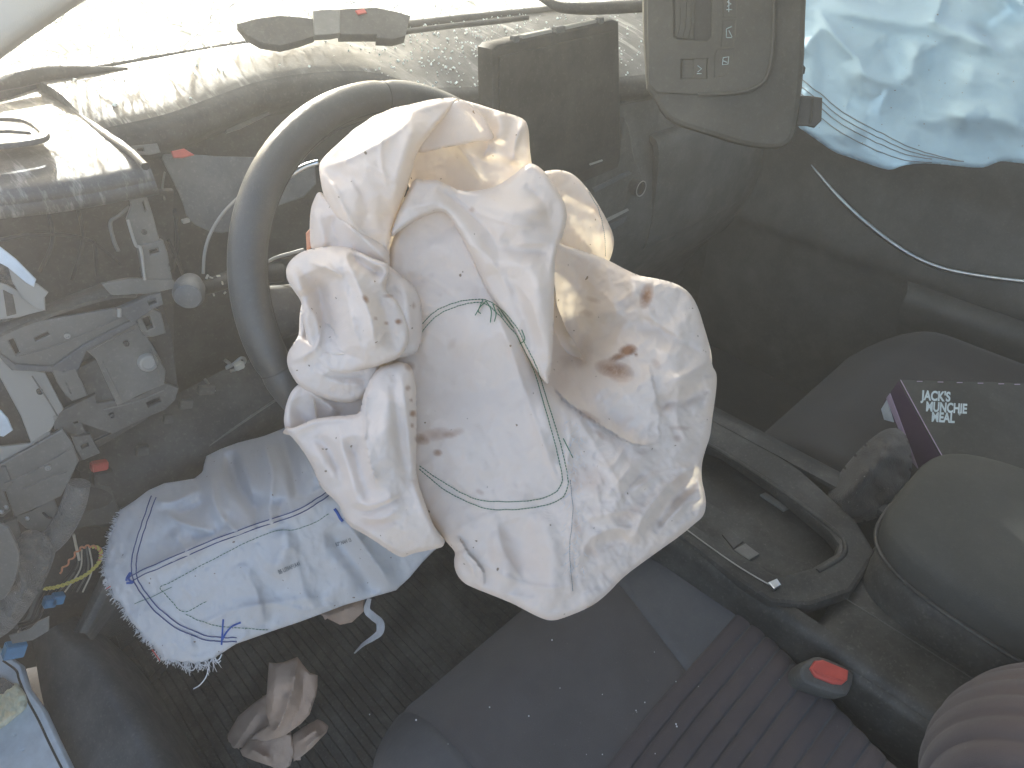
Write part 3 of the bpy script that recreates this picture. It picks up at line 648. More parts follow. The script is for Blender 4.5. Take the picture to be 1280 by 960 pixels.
# metal bracket with white plug behind the wheel
br = thing('column_bracket', 'shiny metal bracket with ivory plug low beside the steering wheel', 'bracket', PY(292, 460, .76))
tube('bent_rod', [PY(x, y, .76) for x, y in ((281, 450), (287, 455), (283, 460), (292, 455), (302, 447), (306, 452), (296, 461), (288, 464))], .0022, M['steel'], br)
box('ivory_plug', PY(299, 457, .755), (.006, .004, .005), M['ivory'], br, bev=.0015)
tube('steel_pin', [PY(256, 474, .76), PY(262, 482, .76), PY(268, 489, .76)], .0018, M['steel'], br, n=1)
# stalk
sk = thing('indicator_stalk', 'dark indicator stalk with grey rounded end left of the wheel', 'control stalk', PY(250, 365, .66))
lathe('stalk_tip', PY(236, 366, .655), A(-.5, -1, .1), [(.004, -.030), (.011, -.026), (.0145, -.012), (.0150, .004), (.0125, .010), (.006, .012), (.001, .012)], M['bluegrey'], sk)
tube('stalk_arm', [PY(240, 364, .68), PY(265, 357, .71), PY(300, 345, .73), PY(350, 340, .74)], [.007, .009, .011, .013], M['black'], sk)
for x, y, s_ in ((259, 346, .0016), (264, 347, .0012), (268, 361, .0022), (273, 345, .0012), (278, 354, .0011), (267, 368, .0012), (281, 366, .001)): box('print_mark', PY(x, y, .705), (s_*1.6, .001, s_*.6), M['ivory'], sk, rot=Matrix.Rotation(x*.3, 3, 'Y'), bev=0)
tube('shroud_arc', [PY(x, y, .72) for x, y in ((300, 245), (280, 265), (264, 290), (256, 315), (254, 342))], .0018, M['frame2'], dash)
# debris at far left
tt = Relief([(-40, 300), (-5, 318), (20, 340), (52, 372), (40, 398), (10, 404), (-40, 412)], [(-40, 330, .62), (50, 375, .66), (-10, 400, .64), (10, 350, .645)], [([(-10, 335), (20, 360), (45, 385)], 5, .012, 's'), ([(-20, 370), (20, 380)], 5, -.010, 's')], 5, .008, [(14, 20, .8, .006, 91, 'r')], smooth=1)
v, f, s_ = tt.geo(2.6, .006); mk('torn_liner', v, f, M['felt'], None, True, cat='torn liner', label='torn dusty grey liner at the left edge behind the pale shards')
db = thing('torn_trim_shards', 'torn pale plastic trim shards at the left edge by the frame', 'broken trim', PY(20, 400, .69))
dp = (PY(20, 360, .70), A(-.3, -1, .1))
slab('blue_white_shard', [(-30, 290), (0, 311), (18, 325), (43, 350), (41, 357), (34, 353), (10, 333), (-30, 312)], dp, .003, M['paint'], db)
slab('grey_shard', [(12, 333), (20, 338), (32, 356), (45, 356), (58, 366), (54, 372), (55, 387), (44, 384), (28, 372), (17, 352)], (dp[0]+A(0, .012, 0), dp[1]), .003, M['frame2'], db)
slab('grey_shard', [(-30, 345), (8, 358), (28, 370), (52, 388), (20, 396), (-30, 402)], (dp[0]+A(0, .02, 0), dp[1]), .003, M['frame2'], db)
slab('dark_shard', [(6, 366), (14, 370), (18, 392), (10, 394)], (dp[0]+A(0, -.005, 0), dp[1]), .003, M['dark'], db)
slab('blue_white_shard', [(-30, 500), (0, 515), (8, 524), (14, 538), (4, 545), (-30, 540)], (dp[0]+A(0, .01, 0), dp[1]), .003, M['paint'], db)
slab('dark_recess', [(-40, 462), (0, 466), (30, 520), (44, 552), (0, 560), (-40, 552)], (fp[0]+A(0, .02, 0), fp[1]), .003, M['black'], fr)
# duct, kick panel and insulation
dc = thing('foam_duct', 'grey foam wrapped duct slanting down below the plastic frame', 'duct', PZ(75, 690, .40))
tube('duct_sleeve', [PY(x, y, .70) for x, y in ((99, 604), (92, 630), (82, 652), (68, 672), (50, 684))], [.011, .0125, .0125, .0125, .014], M['felt'], dc, seg=14)
kp_ = slab('kick_panel', [(109, 606), (137, 610), (148, 640), (154, 652), (104, 658), (78, 668), (86, 640)], (PY(110, 640, .75), A(-.2, -1, .2)), .005, M['dash_low'], None, cat='trim panel', label='dark triangular kick panel tucked between the duct and knee airbag')
ins = Relief([(-40, 700), (10, 690), (30, 660), (52, 664), (72, 680), (66, 705), (52, 735), (30, 770), (8, 795), (-40, 815)], [(0, 700, .70), (60, 680, .72), (0, 800, .72), (40, 740, .70), (20, 740, .685), (-40, 760, .70)], [([(10, 700), (30, 730), (5, 780)], 10, .012, 'g')], 10, .014, [(18, 14, .6, .006, 5, 's')])
v, f, s_ = ins.geo(3.0); o = mk('insulation_pad', v, f, M['felt'], None, True, cat='insulation', label='crumbling grey felt insulation at the left edge above the sill')
gp_ = slab('grey_side_plate', [(-40, 655), (5, 655), (18, 680), (24, 700), (14, 735), (0, 752), (-40, 760)], (PY(0, 700, .64), A(-.6, -1, .2)), .004, M['frame'], None, cat='trim panel', label='plain grey side plate at the left edge over the felt', rnd=1)

# ================================================================== wiring
wr_ = thing('wiring_loom', 'twisted yellow and orange wire loop with blue connectors by the sill', 'wiring', PY(90, 740, .68))
P = cr(np.array([PY(x, y, .70) for x, y in ((55, 736), (70, 734), (90, 727), (108, 718), (122, 705), (126, 695), (124, 686), (112, 683), (100, 686), (88, 700), (74, 716))]), 14)
T = np.gradient(P, axis=0); T /= np.linalg.norm(T, axis=1, keepdims=True); Bn = np.cross(T, A(0, 1, 0)); Bn /= np.linalg.norm(Bn, axis=1, keepdims=True); Cn = np.cross(T, Bn)
ph = np.arange(len(P))*.75
tube('yellow_wire', P[:95]+(Bn*np.cos(ph)[:, None]+Cn*np.sin(ph)[:, None])[:95]*.0013, .0012, M['yellow_wire'], wr_, 6, 1)
tube('orange_wire', P[60:]-(Bn*np.cos(ph)[:, None]+Cn*np.sin(ph)[:, None])[60:]*.0013, .0011, M['orange_wire'], wr_, 6, 1)
tube('orange_wire', P[:62]-(Bn*np.cos(ph)[:, None]+Cn*np.sin(ph)[:, None])[:62]*.0013, .0010, M['yellow_wire'], wr_, 6, 1)
for i in range(9):
    a = rg.uniform(-8, 8); b_ = rg.uniform(-6, 6)
    tube('black_wire', [PY(60+a*1.2, 738+b_, .72), PY(48+a, 756+b_, .71), PY(38+a, 775, .70), PY(22+a*.5, 786+b_, .69)], .0021, M['black'] if i % 3 else M['bluegrey'], wr_, 6)
for i in range(6):
    a = i*5; tube('thin_wire', [PY(96+a*.6, 690-a*.3, .74), PY(90+a, 712, .73), PY(66+a*1.5, 740, .73)], .0010, [M['black'], M['frame'], M['ivory']][i % 3], wr_, 5)
for i, (x, y) in enumerate(((62, 752), (72, 748), (18, 812))): box('blue_connector', PY(x, y, .70 if i < 2 else .70), (.006, .005, .006) if i < 2 else (.010, .006, .009), M['blue'], wr_, rot=Matrix.Rotation(.6, 3, 'Y'), bev=.001)
tube('white_clip', [PY(92, 668, .73), PY(95, 682, .73), PY(99, 700, .73)], .0015, M['ivory'], wr_)
slab('loom_shade', [(-80, 540), (60, 560), (110, 600), (150, 660), (150, 760), (110, 800), (60, 830), (-40, 850)], (PY(60, 740, .84), A(-.2, -1, .1)), .004, M['black'], wr_)  # black sheet added behind the wires to paint the gap dark
sp = slab('grey_tape_strip', [(12, 795), (36, 788), (48, 778), (60, 772), (60, 788), (40, 800), (16, 804)], (PY(38, 790, .66), A(-.5, -1, .5)), .002, M['frame'], None, cat='strip', label='short pale grey strip lying across the wires beside the sill')

# ================================================================== door sill and painted body edge
sill = thing('sill_trim', 'scuffed black plastic sill trim along the door opening', 'sill trim', (-.8, .6, .05))
rows = []
for L in ([(40, 800, .20), (60, 900, .18), (110, 1020, .16)], [(56, 790, .24), (100, 860, .22), (180, 1000, .20)], [(70, 782, .25), (130, 850, .235), (215, 1000, .215)], [(95, 770, .22), (160, 850, .20), (250, 1000, .18)], [(110, 775, .12), (185, 850, .09), (270, 1000, .07)], [(120, 800, .01), (195, 870, .01), (290, 1000, .01)]):
    rows.append([PZ(*q) for q in L])
sheet('sill_cover', rows, M['bluegrey'], sill, 8, 6, .005)
rows = [[PZ(*q) for q in L] for L in ([(96, 790, .26), (118, 745, .30), (140, 700, .36)], [(104, 790, .27), (128, 745, .31), (150, 700, .37)], [(112, 800, .22), (140, 760, .25), (160, 715, .30)])]
sheet('kick_lip', rows, M['bluegrey'], sill, 6, 5, .004)
sheet('footwell_side', [[PZ(*q) for q in L] for L in ([(110, 790, .25), (150, 700, .36), (190, 640, .42)], [(125, 800, .12), (170, 740, .18), (230, 700, .20)], [(140, 830, .01), (200, 780, .01), (280, 740, .01)])], M['carpet'], sill, 5, 5, .004)
slab('sill_gap_shade', [(-80, 760), (60, 740), (130, 760), (160, 840), (220, 960), (160, 1040), (-80, 1040)], (PZ(70, 880, .10), A(0, 0, 1)), .01, M['black'], sill)  # black sheet paints the gap dark and hides bright ground
bs = thing('body_sill', 'pale blue white painted body edge with yellow foam in the bottom left corner', 'car body edge', PZ(20, 900, .10))
bp_ = (PZ(20, 900, .22), A(-.35, -.25, 1))
slab('painted_panel', [(-60, 800), (-5, 812), (8, 824), (22, 834), (26, 848), (30, 862), (50, 890), (66, 925), (90, 975), (100, 1000), (-60, 1000)], bp_, .012, M['paint'], bs, holes=[[(14, 918), (20, 915), (22, 919), (16, 923)], [(24, 938), (31, 934), (33, 938), (27, 943)], [(66, 937), (68, 935), (69, 939), (67, 941)]], bev=.003)
tube('panel_seam', [PP(x, y, (bp_[0]+A(0, 0, .0005), bp_[1])) for x, y in ((4, 826), (20, 838), (24, 850), (34, 874), (48, 900), (62, 930), (82, 970))], .0012, M['black'], bs)
fo = Relief([(-30, 870), (0, 868), (10, 858), (22, 852), (28, 862), (35, 872), (33, 886), (20, 896), (4, 910), (-30, 925)], [(-30, 870, .80), (30, 870, .80), (0, 900, .80), (10, 880, .795)], (), 6, .01, [(6, 6, 0, .004, 7, 's')])
pz = lambda x, y: np.linalg.norm(PP(x, y, bp_)-CAM)
dd_ = float((PP(10, 885, bp_)-CAM)@fw); fo.cp = None; fo.base = lambda X, Y: dd_-.012-(X-10)*.0002+(885-Y)*.0006
v, f, s_ = fo.geo(2.5, skirt=.012); mk('foam_pad', v, f, M['foam'], bs)
slab('grey_sealer', [(-30, 846), (2, 848), (20, 860), (20, 868), (8, 874), (-30, 868)], (bp_[0]+A(0, 0, .008), bp_[1]), .004, M['felt'], bs)

# ================================================================== STEERING WHEEL
WC = A(-.386, .510, .705); WT = .417; WU = A(0, math.sin(WT), math.cos(WT)); WN = A(0, -math.cos(WT), math.sin(WT)); WR = .1751
wheel = thing('steering_wheel', 'dark leather steering wheel behind the deflated driver airbag', 'steering wheel', WC)
def wp(a, r, h=0): return WC+r*(math.cos(a)*A(1, 0, 0)+math.sin(a)*WU)+WN*h
def rim(a0, a1, name, mat, ra=.0165, rb=.0165, n=40):
    rows = []
    for i in range(n+1):
        a = a0+(a1-a0)*i/n; row = []
        e = min(i, n-i); sh = 1-.10*math.exp(-e*1.2)
        for s in range(21):
            q = 2*math.pi*s/20; x = math.cos(q)*ra*sh; y = math.sin(q)*rb*sh
            if y > .0: y *= 1.12
            row.append(wp(a, WR+x, y))
        rows.append(row)
    G = np.array(rows); V = G.reshape(-1, 3); b = 21; Fc = [(i*b+j, i*b+j+1, (i+1)*b+j+1, (i+1)*b+j) for i in range(n) for j in range(20)]
    return mk(name, V, Fc, mat, wheel)
seams = [R(82), R(188), R(262), R(350)]
for i in range(4):
    a0 = seams[i]+.004; a1 = seams[(i+1) % 4]+(2*math.pi if i == 3 else 0)-.004; rim(a0, a1, 'rim_section', M['leather'], n=44)
for a in seams: rim(a-.006, a+.006, 'rim_seam', M['black'], .0158, .0158, 2)
# inner seam groove of the rim, hub, spokes
tube('rim_stitch', [wp(R(t_), WR-.0135, .0095) for t_ in range(0, 360, 12)], .0010, M['dark'], wheel, 6, 3, True)
lathe('airbag_hub', WC-WN*.03, WN, [(.055, -.05), (.072, -.02), (.076, .02), (.070, .035), (.03, .04)], M['dark'], wheel)
lathe('column', WC-WN*.20, WN, [(.045, -.12), (.05, .05), (.06, .16)], M['black'], wheel)
for a, w_ in ((R(172), .020), (R(8), .020), (R(245), .016), (R(295), .016)):
    rows = []
    for r_ in (.060, .09, .125, .165):
        tn = A(1, 0, 0)*(-math.sin(a))+WU*math.cos(a); k = 1-.25*math.sin((r_-.06)/.105*math.pi)
        rows.append([wp(a, r_, -.012)-tn*w_*k, wp(a, r_, -.002)-tn*w_*k*.9, wp(a, r_, .002), wp(a, r_, -.002)+tn*w_*k*.9, wp(a, r_, -.012)+tn*w_*k])
    sheet('spoke', rows, M['dark'], wheel, 4, 5, .006)
tube('spoke_trim', [D(x, y, .62) for x, y in ((360, 221), (372, 213), (384, 207), (398, 203))], .0028, M['chrome'], wheel)
tube('spoke_trim', [D(x, y, .625) for x, y in ((330, 330), (345, 322), (362, 317), (380, 312))], .0016, M['frame2'], wheel)

# ================================================================== INFOTAINMENT SCREEN AND CENTRE STACK
scr = thing('infotainment_screen', 'dark tablet style infotainment screen standing up from the centre dashboard', 'screen', (0, .70, .6))
sp_ = (A(0, .700, .8), A(0, -1, 0.0))
slab('housing', [(618, 64), (622, 60), (766, 28), (772, 30), (775, 196), (772, 208), (640, 262), (618, 262)], sp_, .030, M['screen'], scr, bev=.004)
slab('display_panel', [(625, 72), (766, 40), (769, 194), (760, 202), (640, 252), (625, 252)], (sp_[0]+A(0, -.0022, 0), sp_[1]), .003, M['screen'], scr, bev=.001)
q0 = PP(640, 50, sp_)
for a, b_ in ((655, 692), (708, 747)):
    p = PP(a, 60-.22*(a-622), sp_); q = PP(b_, 60-.22*(b_-622), sp_)
    mkp = (p+q)/2; box('edge_strip', (mkp[0], .706, mkp[2]+.0055), ((q[0]-p[0])/2, .004, .0025), M['frame2'], scr, rot=Matrix.Rotation(-math.atan2(q[2]-p[2], q[0]-p[0]), 3, 'Y'), bev=.0008)
for a in (646, 698, 703, 752):
    p = PP(a, 58-.22*(a-622), sp_); box('housing_clip', (p[0], .704, p[2]+.0035), (.005, .005, .004), M['bluegrey'], scr, bev=.001)
box('slot_mark', PP(745, 203, (sp_[0]+A(0, -.006, 0), sp_[1])), (.016, .002, .0012), M['frame2'], scr, rot=Matrix.Rotation(.02, 3, 'Y'), bev=.0008)
stk = thing('centre_stack', 'dark centre stack panel with round knob beneath the screen', 'control panel', (.2, .71, .5))
cp_ = (A(.2, .712, .6), A(0, -1, .02))
slab('stack_surround', [(640, 262), (735, 226), (770, 205), (778, 180), (780, 150), (786, 160), (792, 200), (800, 215), (806, 240), (806, 258), (800, 268), (765, 290), (700, 322), (640, 350)], cp_, .02, M['dash_low'], stk, bev=.004, rnd=1)
slab('stack_trim', [(742, 236), (786, 214), (789, 217), (744, 240)], (cp_[0]+A(0, -.003, 0), cp_[1]), .003, M['bluegrey'], stk)
slab('stack_trim', [(762, 282), (798, 262), (800, 266), (764, 288)], (cp_[0]+A(0, -.003, 0), cp_[1]), .003, M['bluegrey'], stk)
slab('slot_mark', [(758, 274), (785, 261), (786, 263), (760, 277)], (cp_[0]+A(0, -.003, 0), cp_[1]), .002, M['frame2'], stk, bev=.0005)
kc = PP(793, 233, (cp_[0]+A(0, -.003, 0), cp_[1]))
kn = lathe('round_dial', kc, A(-.1, -1, 0), [(.0145, -.004), (.0150, .012), (.0142, .014), (.0115, .014), (.0115, .008), (.002, .008)], M['dark'], stk)
v, f = tubegeo([kc+A(.0135*math.cos(t_), -.0155, .0135*math.sin(t_)) for t_ in np.linspace(0, 2*math.pi, 24, endpoint=False)], .0010, 6, 1, True); mk('dial_ring', v, f, M['frame2'], stk)

# ================================================================== broken piece on top of the dash
bt = thing('broken_display_shroud', 'broken dark plastic shroud lying on the dash top under the windscreen', 'broken trim', PZ(400, 50, .85))
bq = (PZ(400, 45, .862), A(-.12, -.62, .8))
slab('left_piece', [(298, 30), (320, 24), (350, 20), (376, 22), (392, 24), (392, 44), (375, 50), (350, 56), (325, 52), (308, 42)], bq, .012, M['dark'], bt)
slab('middle_piece', [(392, 14), (412, 12), (424, 13), (424, 40), (412, 42), (394, 43)], (bq[0]+A(0, -.004, .003), bq[1]), .010, M['frame'], bt)
slab('right_piece', [(410, 13), (440, 11), (470, 10), (495, 15), (512, 20), (506, 44), (492, 48), (472, 47), (472, 42), (425, 42), (424, 36)], (bq[0]+A(0, 0, .002), bq[1]), .014, M['dark'], bt)
slab('red_sticker', [(445, 13), (455, 11), (458, 15), (448, 17)], (bq[0]+A(0, -.003, .006), bq[1]), .003, M['red'], bt, bev=.0005)
sb = thing('loose_dark_strip', 'dark curved strip lying along the left base of the windscreen', 'strip', PZ(90, 92, .84))
tube('strip', [PZ(-30, 112, .845), PZ(20, 100, .847), PZ(60, 92, .848), PZ(110, 88, .848), PZ(160, 86, .845)], [.006, .009, .009, .005, .002], M['dark'], sb)
ds = thing('dash_defroster_strip', 'long dark defroster edge strip crossing the dusty dash top', 'strip', PZ(620, 32, .82))
tube('strip', [PZ(505, 40, .842), PZ(560, 33, .842), PZ(620, 27, .842), (PZ(660, 22, .842))], .004, M['dark'], ds)
fb = thing('glass_frame_band', 'dark curved windscreen edge band at the top beside overhead console', 'seal strip', D(750, 5, .95))
tube('band', [D(660, -14, .98), D(682, 0, .98), D(700, 9, .98), D(740, 11, .98), D(800, 8, .98), D(840, 5, .98)], [.004, .0055, .007, .008, .008, .008], M['dark'], fb)
# glass crumbs
g = Geo(); rg = random.Random(9)
for i in range(700):
    x = rg.gauss(.06, .15) if i % 9 else rg.uniform(-.55, .5); f_ = rg.random()
    if x < -.54 or x > .6: continue
    ry = np.interp(x, [s[0] for s in st], [s[1] for s in st]); fy = np.interp(x, [s[0] for s in st], [s[3] for s in st]); rz_ = np.interp(x, [s[0] for s in st], [s[2] for s in st])
    y = ry+(fy-ry)*f_; z = rz_+(.832-rz_)*f_+(.018 if x < -.17 else .012)*math.sin(math.pi*f_)**.8+.001; s_ = rg.uniform(.0005, .0015)*(1.5 if rg.random() > .9 else 1)
    c = A(x, y, z); q = Matrix.Rotation(rg.uniform(0, 6), 3, (rg.random()-.5, rg.random()-.5, rg.random())); 
    vs = [c+np.array(q@Vector(w))*s_ for w in ((-1, -1, -.6), (1, -1, -.6), (1, 1, -.6), (-1, 1, -.6), (-.8, -.8, .6), (.9, -.7, .7), (.7, 1, .5), (-1, .8, .6))]
    g.add(vs, [(0, 3, 2, 1), (4, 5, 6, 7), (0, 1, 5, 4), (1, 2, 6, 5), (2, 3, 7, 6), (3, 0, 4, 7)])
g.mk('glass_crumbs', M['glassbit'], None, False, kind='stuff', label='glass crumbs scattered over the dash top', cat='broken glass')

# ================================================================== OVERHEAD CONSOLE hanging from the roof
oc = thing('overhead_console', 'beige grey overhead console hanging down in front of the screen', 'overhead console', D(900, 80, .80))
on_ = -ray(930, 60); on_ = on_/np.linalg.norm(on_); on_ = on_+A(.12, 0, .10); on_ /= np.linalg.norm(on_)
op = (D(900, 80, .80), on_)
slab('housing', [(806, -160), (1010, -160), (1001, 0), (999, 90), (990, 160), (984, 175), (968, 181), (930, 176), (880, 160), (848, 150), (833, 140), (822, 118), (811, 104)], op, .035, M['console'], oc, bev=.006, rnd=1)
slab('face_frame', [(808, -150), (982, -150), (971, 0), (966, 80), (958, 100), (940, 114), (905, 118), (822, 114), (812, 104)], (op[0]+on_*.006, on_), .008, M['console'], oc,
     holes=[[(840, -120), (893, -120), (891, 45), (884, 53), (846, 51), (840, 46)], [(850, 73), (886, 72), (885, 99), (849, 100)], [(903, -60), (924, -60), (921, 22), (903, 22)], [(903, 24), (921, 24), (918, 59), (901, 59)], [(896, 61), (918, 60), (916, 82), (908, 95), (892, 98), (893, 68)]], bev=.0015)
tube('trim_bead', [PP(x, y, (op[0]+on_*.008, on_)) for x, y in ((972, -60), (968, 0), (966, 60), (960, 92), (950, 106), (930, 114), (905, 117), (872, 118))], .0022, M['console'], oc)
slab('lamp_recess', [(836, -120), (897, -120), (894, 56), (836, 54)], (op[0]+on_*.000, on_), .003, M['console_dark'], oc)
slab('lamp_lens', [(843, -110), (872, -110), (866, 48), (845, 46)], (op[0]+on_*.003, on_), .003, M['console'], oc, bev=.001)
for x0_, x1_ in ((851, 846), (857, 853), (864, 860)): tube('lens_rib', [PP(x0_, -80, (op[0]+on_*.0035, on_)), PP(x1_+4, 20, (op[0]+on_*.0035, on_)), PP(x1_, 47, (op[0]+on_*.0035, on_))], .0009, M['console'], oc)
slab('rocker_switch', [(854, 75), (867, 75), (866, 97), (853, 97)], (op[0]+on_*.004, on_), .006, M['console'], oc, bev=.001)
slab('rocker_switch', [(868, 75), (883, 74), (882, 97), (867, 97)], (op[0]+on_*.0055, on_), .006, M['console'], oc, bev=.001)
for L in ([(904, -58), (923, -58), (920, 21), (904, 21)], [(904, 25), (920, 25), (917, 58), (902, 58)], [(897, 62), (917, 61), (915, 81), (907, 93), (893, 96), (894, 69)]):
    slab('push_button', L, (op[0]+on_*.0052, on_), .006, M['console'], oc, bev=.001)
ip = (op[0]+on_*.0056, on_)
def icon(strokes, r=.0005):
    g = Geo()
    for L in strokes:
        v, f = tubegeo([PP(x, y, ip) for x, y in L], r, 4, 1); g.add(v, f)
    g.mk('button_symbol', M['print'], oc)
icon([[(909, 2), (914, 5), (909, 8)], [(908, 12), (915, 12)], [(911, -2), (911, 15)]])
icon([[(908, 36), (915, 33)], [(908, 36), (908, 47)], [(911, 38), (915, 46)], [(908, 47), (915, 47)]])
icon([[(904, 72), (911, 71), (910, 80), (903, 81), (904, 72)], [(904, 76), (909, 78)]])
icon([[(872, 82), (877, 86), (872, 90)], [(871, 92), (877, 92)]])
slab('clip_tab', [(990, 84), (1003, 81), (1006, 85), (1005, 91), (999, 94), (996, 123), (988, 123)], (op[0]-on_*.008, on_), .008, M['console_dark'], oc, bev=.001)
slab('clip_tab', [(985, 121), (1012, 122), (1026, 124), (1025, 150), (1018, 157), (1010, 155), (985, 155)], (op[0]-on_*.012, on_), .012, M['console_dark'], oc, bev=.002)
tube('tab_edge', [PP(x, y, (op[0]-on_*.010, on_)) for x, y in ((1016, 124), (1015, 140), (1013, 154))], .0012, M['console'], oc)

# ================================================================== PASSENGER DOOR
dr = thing('passenger_door', 'dark passenger door panel with thin chrome trim strip', 'car door', (.72, .2, .05))
rows = []
for z, x0_ in ((.66, .700), (.645, .685), (.60, .690), (.54, .705), (.47, .690), (.40, .672), (.36, .690), (.28, .70), (.12, .70), (.0, .705)):
    rows.append([A(x0_+.02*(abs(y-.1)/.6)**2*(z < .5), y, z+(.03*(y-.2) if z > .5 else 0)) for y in (.80, .65, .5, .35, .2, 0, -.2, -.5)])
sheet('door_panel', rows, M['door'], dr, 5, 5, .01)
tube('chrome_strip', [PX(x, y, xx) for x, y, xx in ((1014, 206, .664), (1022, 216, .664), (1045, 243, .655), (1075, 272, .655), (1110, 300, .655), (1145, 322, .655), (1180, 336, .655), (1225, 345, .655), (1290, 353, .655), (1340, 357, .655))], [.0008, .003, .0045, .0048, .0045, .0042, .004, .004, .004], M['chrome'], dr, n=6)
rows = [[A(.69, y, .43+dz) for y in (.33, .22, .1, -.1, -.3)] for dz in (-.06,)]+[[A(.655, y, .33+dz) for y in (.31, .22, .1, -.1, -.3)] for dz in (.025, .0)]+[[A(.69, y, .26) for y in (.31, .22, .1, -.1, -.3)]]
sheet('armrest', rows, M['door'], dr, 5, 5, .01)
# ================================================================== PASSENGER SEAT
def seat_surface(xl, xr, yb, yf, z0, crown, n=60, mrib=0):
    return None
ps = thing('passenger_seat_assembly', 'dark passenger seat cushion with rounded front corner', 'car seat', (.34, .05, .05))
def cushion(name, xc, hw, yf, yb, z0, mat, parent, x0=-1, x1=1, bol=.03, rib=None, dip=0, ny=70, nx=24, seams=(), uo=lambda s: 1.0):
    f0 = x0 if callable(x0) else (lambda s: x0); f1 = x1 if callable(x1) else (lambda s: x1)
    G = []
    for i in range(ny+1):
        s = i/ny; y = yf+(yb-yf)*s; row = []
        for j in range(nx+1):
            u = f0(s)+(f1(s)-f0(s))*j/nx; un = u/uo(s) if u > 0 else u
            yy = y-.06*max(0, abs(un)-.55)**2/.2*max(0, 1-s*1.4)
            zz = z0+bol*(max(0, abs(un)-.5)/.5)**1.3*(1-.3*(1-s))-dip*math.sin(math.pi*min(1, s*1.1))
            zz -= .085*max(0, (.16-s)/.16)**2.4+.10*(max(0, abs(un)-.80)/.20)**2.5
            for sm in seams: zz -= .004*math.exp(-((u-sm(s))/.016)**2)
            row.append(A(xc+u*hw*(1-.05*(1-s)**3), yy, zz))
        G.append(row)
    return netmesh(name, np.array(G), mat, parent, .012, True, sharp=70)
cushion('cushion', .335, .285, .335, -.45, .345, M['seat_dark'], ps, -1, 1, .025, None, .01, 50, 50)
box('seat_base', (.335, -.05, .17), (.25, .34, .14), M['black'], ps, bev=.02)

# ================================================================== CENTRE CONSOLE
cc = thing('centre_console', 'dark centre console with long tray and padded armrest lid', 'centre console', (-.1, .1, 0))
ct = (A(-.1, .2, .385), A(0, 0, 1))
slab('tray_surround', [(700, 610), (790, 540), (872, 500), (912, 528), (1000, 590), (1066, 650), (1090, 690), (1060, 735), (1010, 752), (965, 748), (930, 725), (850, 664), (780, 640)], ct, .02, M['console_black'], cc, bev=.005,
     holes=[[(760, 620), (880, 552), (905, 560), (970, 604), (1040, 662), (1054, 680), (1050, 694), (1020, 712), (985, 722), (966, 720), (862, 656), (800, 640)]])
slab('tray_floor', [(700, 640), (860, 540), (910, 560), (1060, 660), (1080, 700), (1000, 745), (950, 735)], (ct[0]-A(0, 0, .035), ct[1]), .006, M['black'], cc)
slab('tray_mat', [(840, 600), (884, 628), (917, 648), (931, 637), (958, 657), (964, 678), (985, 698), (1022, 706), (1005, 718), (985, 722), (966, 720), (862, 656), (820, 630)], (ct[0]-A(0, 0, .027), ct[1]), .004, M['console_black'], cc, rnd=1)
slab('tray_button', [(904, 668), (914, 663), (928, 676), (917, 684)], (ct[0]-A(0, 0, .025), ct[1]), .004, M['black'], cc)
slab('tray_button', [(919, 687), (932, 680), (948, 692), (936, 699)], (ct[0]-A(0, 0, .023), ct[1]), .006, M['frame'], cc)
slab('tray_button', [(952, 618), (957, 616), (985, 634), (980, 637)], (ct[0]-A(0, 0, .022), ct[1]), .004, M['frame'], cc)
tube('tray_rim', [PP(x, y, ct) for x, y in ((868, 550), (885, 556), (910, 570), (975, 612), (1043, 663), (1056, 680), (1052, 696), (1022, 714))], .0030, M['console_black'], cc)
tube('chrome_line', [PP(x, y, (ct[0]+A(0, 0, .002), ct[1])) for x, y in ((845, 652), (880, 678), (920, 706), (955, 727), (969, 733), (974, 729))], .0008, M['steel'], cc)
slab('chrome_tip', [(962, 728), (971, 724), (975, 730), (968, 735)], (ct[0]+A(0, 0, .004), ct[1]), .004, M['chrome'], cc)
rows = [[A(x, y, z) for y in (.95, .7, .4, .25, .1, -.1, -.5)] for x, z in ((-.235, .0), (-.232, .2), (-.228, .34), (-.222, .375), (-.205, .380))]
sheet('side_panel', rows, M['console_black'], cc, 5, 4, .006)
rows = [[A(x, y, z) for y in (.95, .7, .4, .25, .1, -.1, -.5)] for x, z in ((.075, .0), (.07, .2), (.06, .34), (.03, .375), (.00, .380))]
sheet('side_panel', rows, M['console_black'], cc, 5, 4, .006)
# armrest
superbox('armrest_lid', (-.026, -.176, .450), (.126, .262, .036), M['armrest'], cc, 4.2)
superbox('armrest_box', (-.030, -.174, .385), (.116, .252, .052), M['console_black'], cc, 5)
superbox('console_deck', (-.085, -.215, .33), (.148, .300, .046), M['console_black'], cc, 9)
tube('lid_seam', [A(-.026+.1275*math.copysign(abs(math.cos(t_))**.5, math.cos(t_)), -.176+.2635*math.copysign(abs(math.sin(t_))**.5, math.sin(t_)), .436) for t_ in np.linspace(R(25), R(200), 22)], .0026, M['black'], cc, n=2)
tube('console_seam', [A(-.150, .080, .3765), A(-.150, -.02, .3765), A(-.150, -.12, .3765), A(-.150, -.3, .3765)], .0006, M['dash_low'], cc)

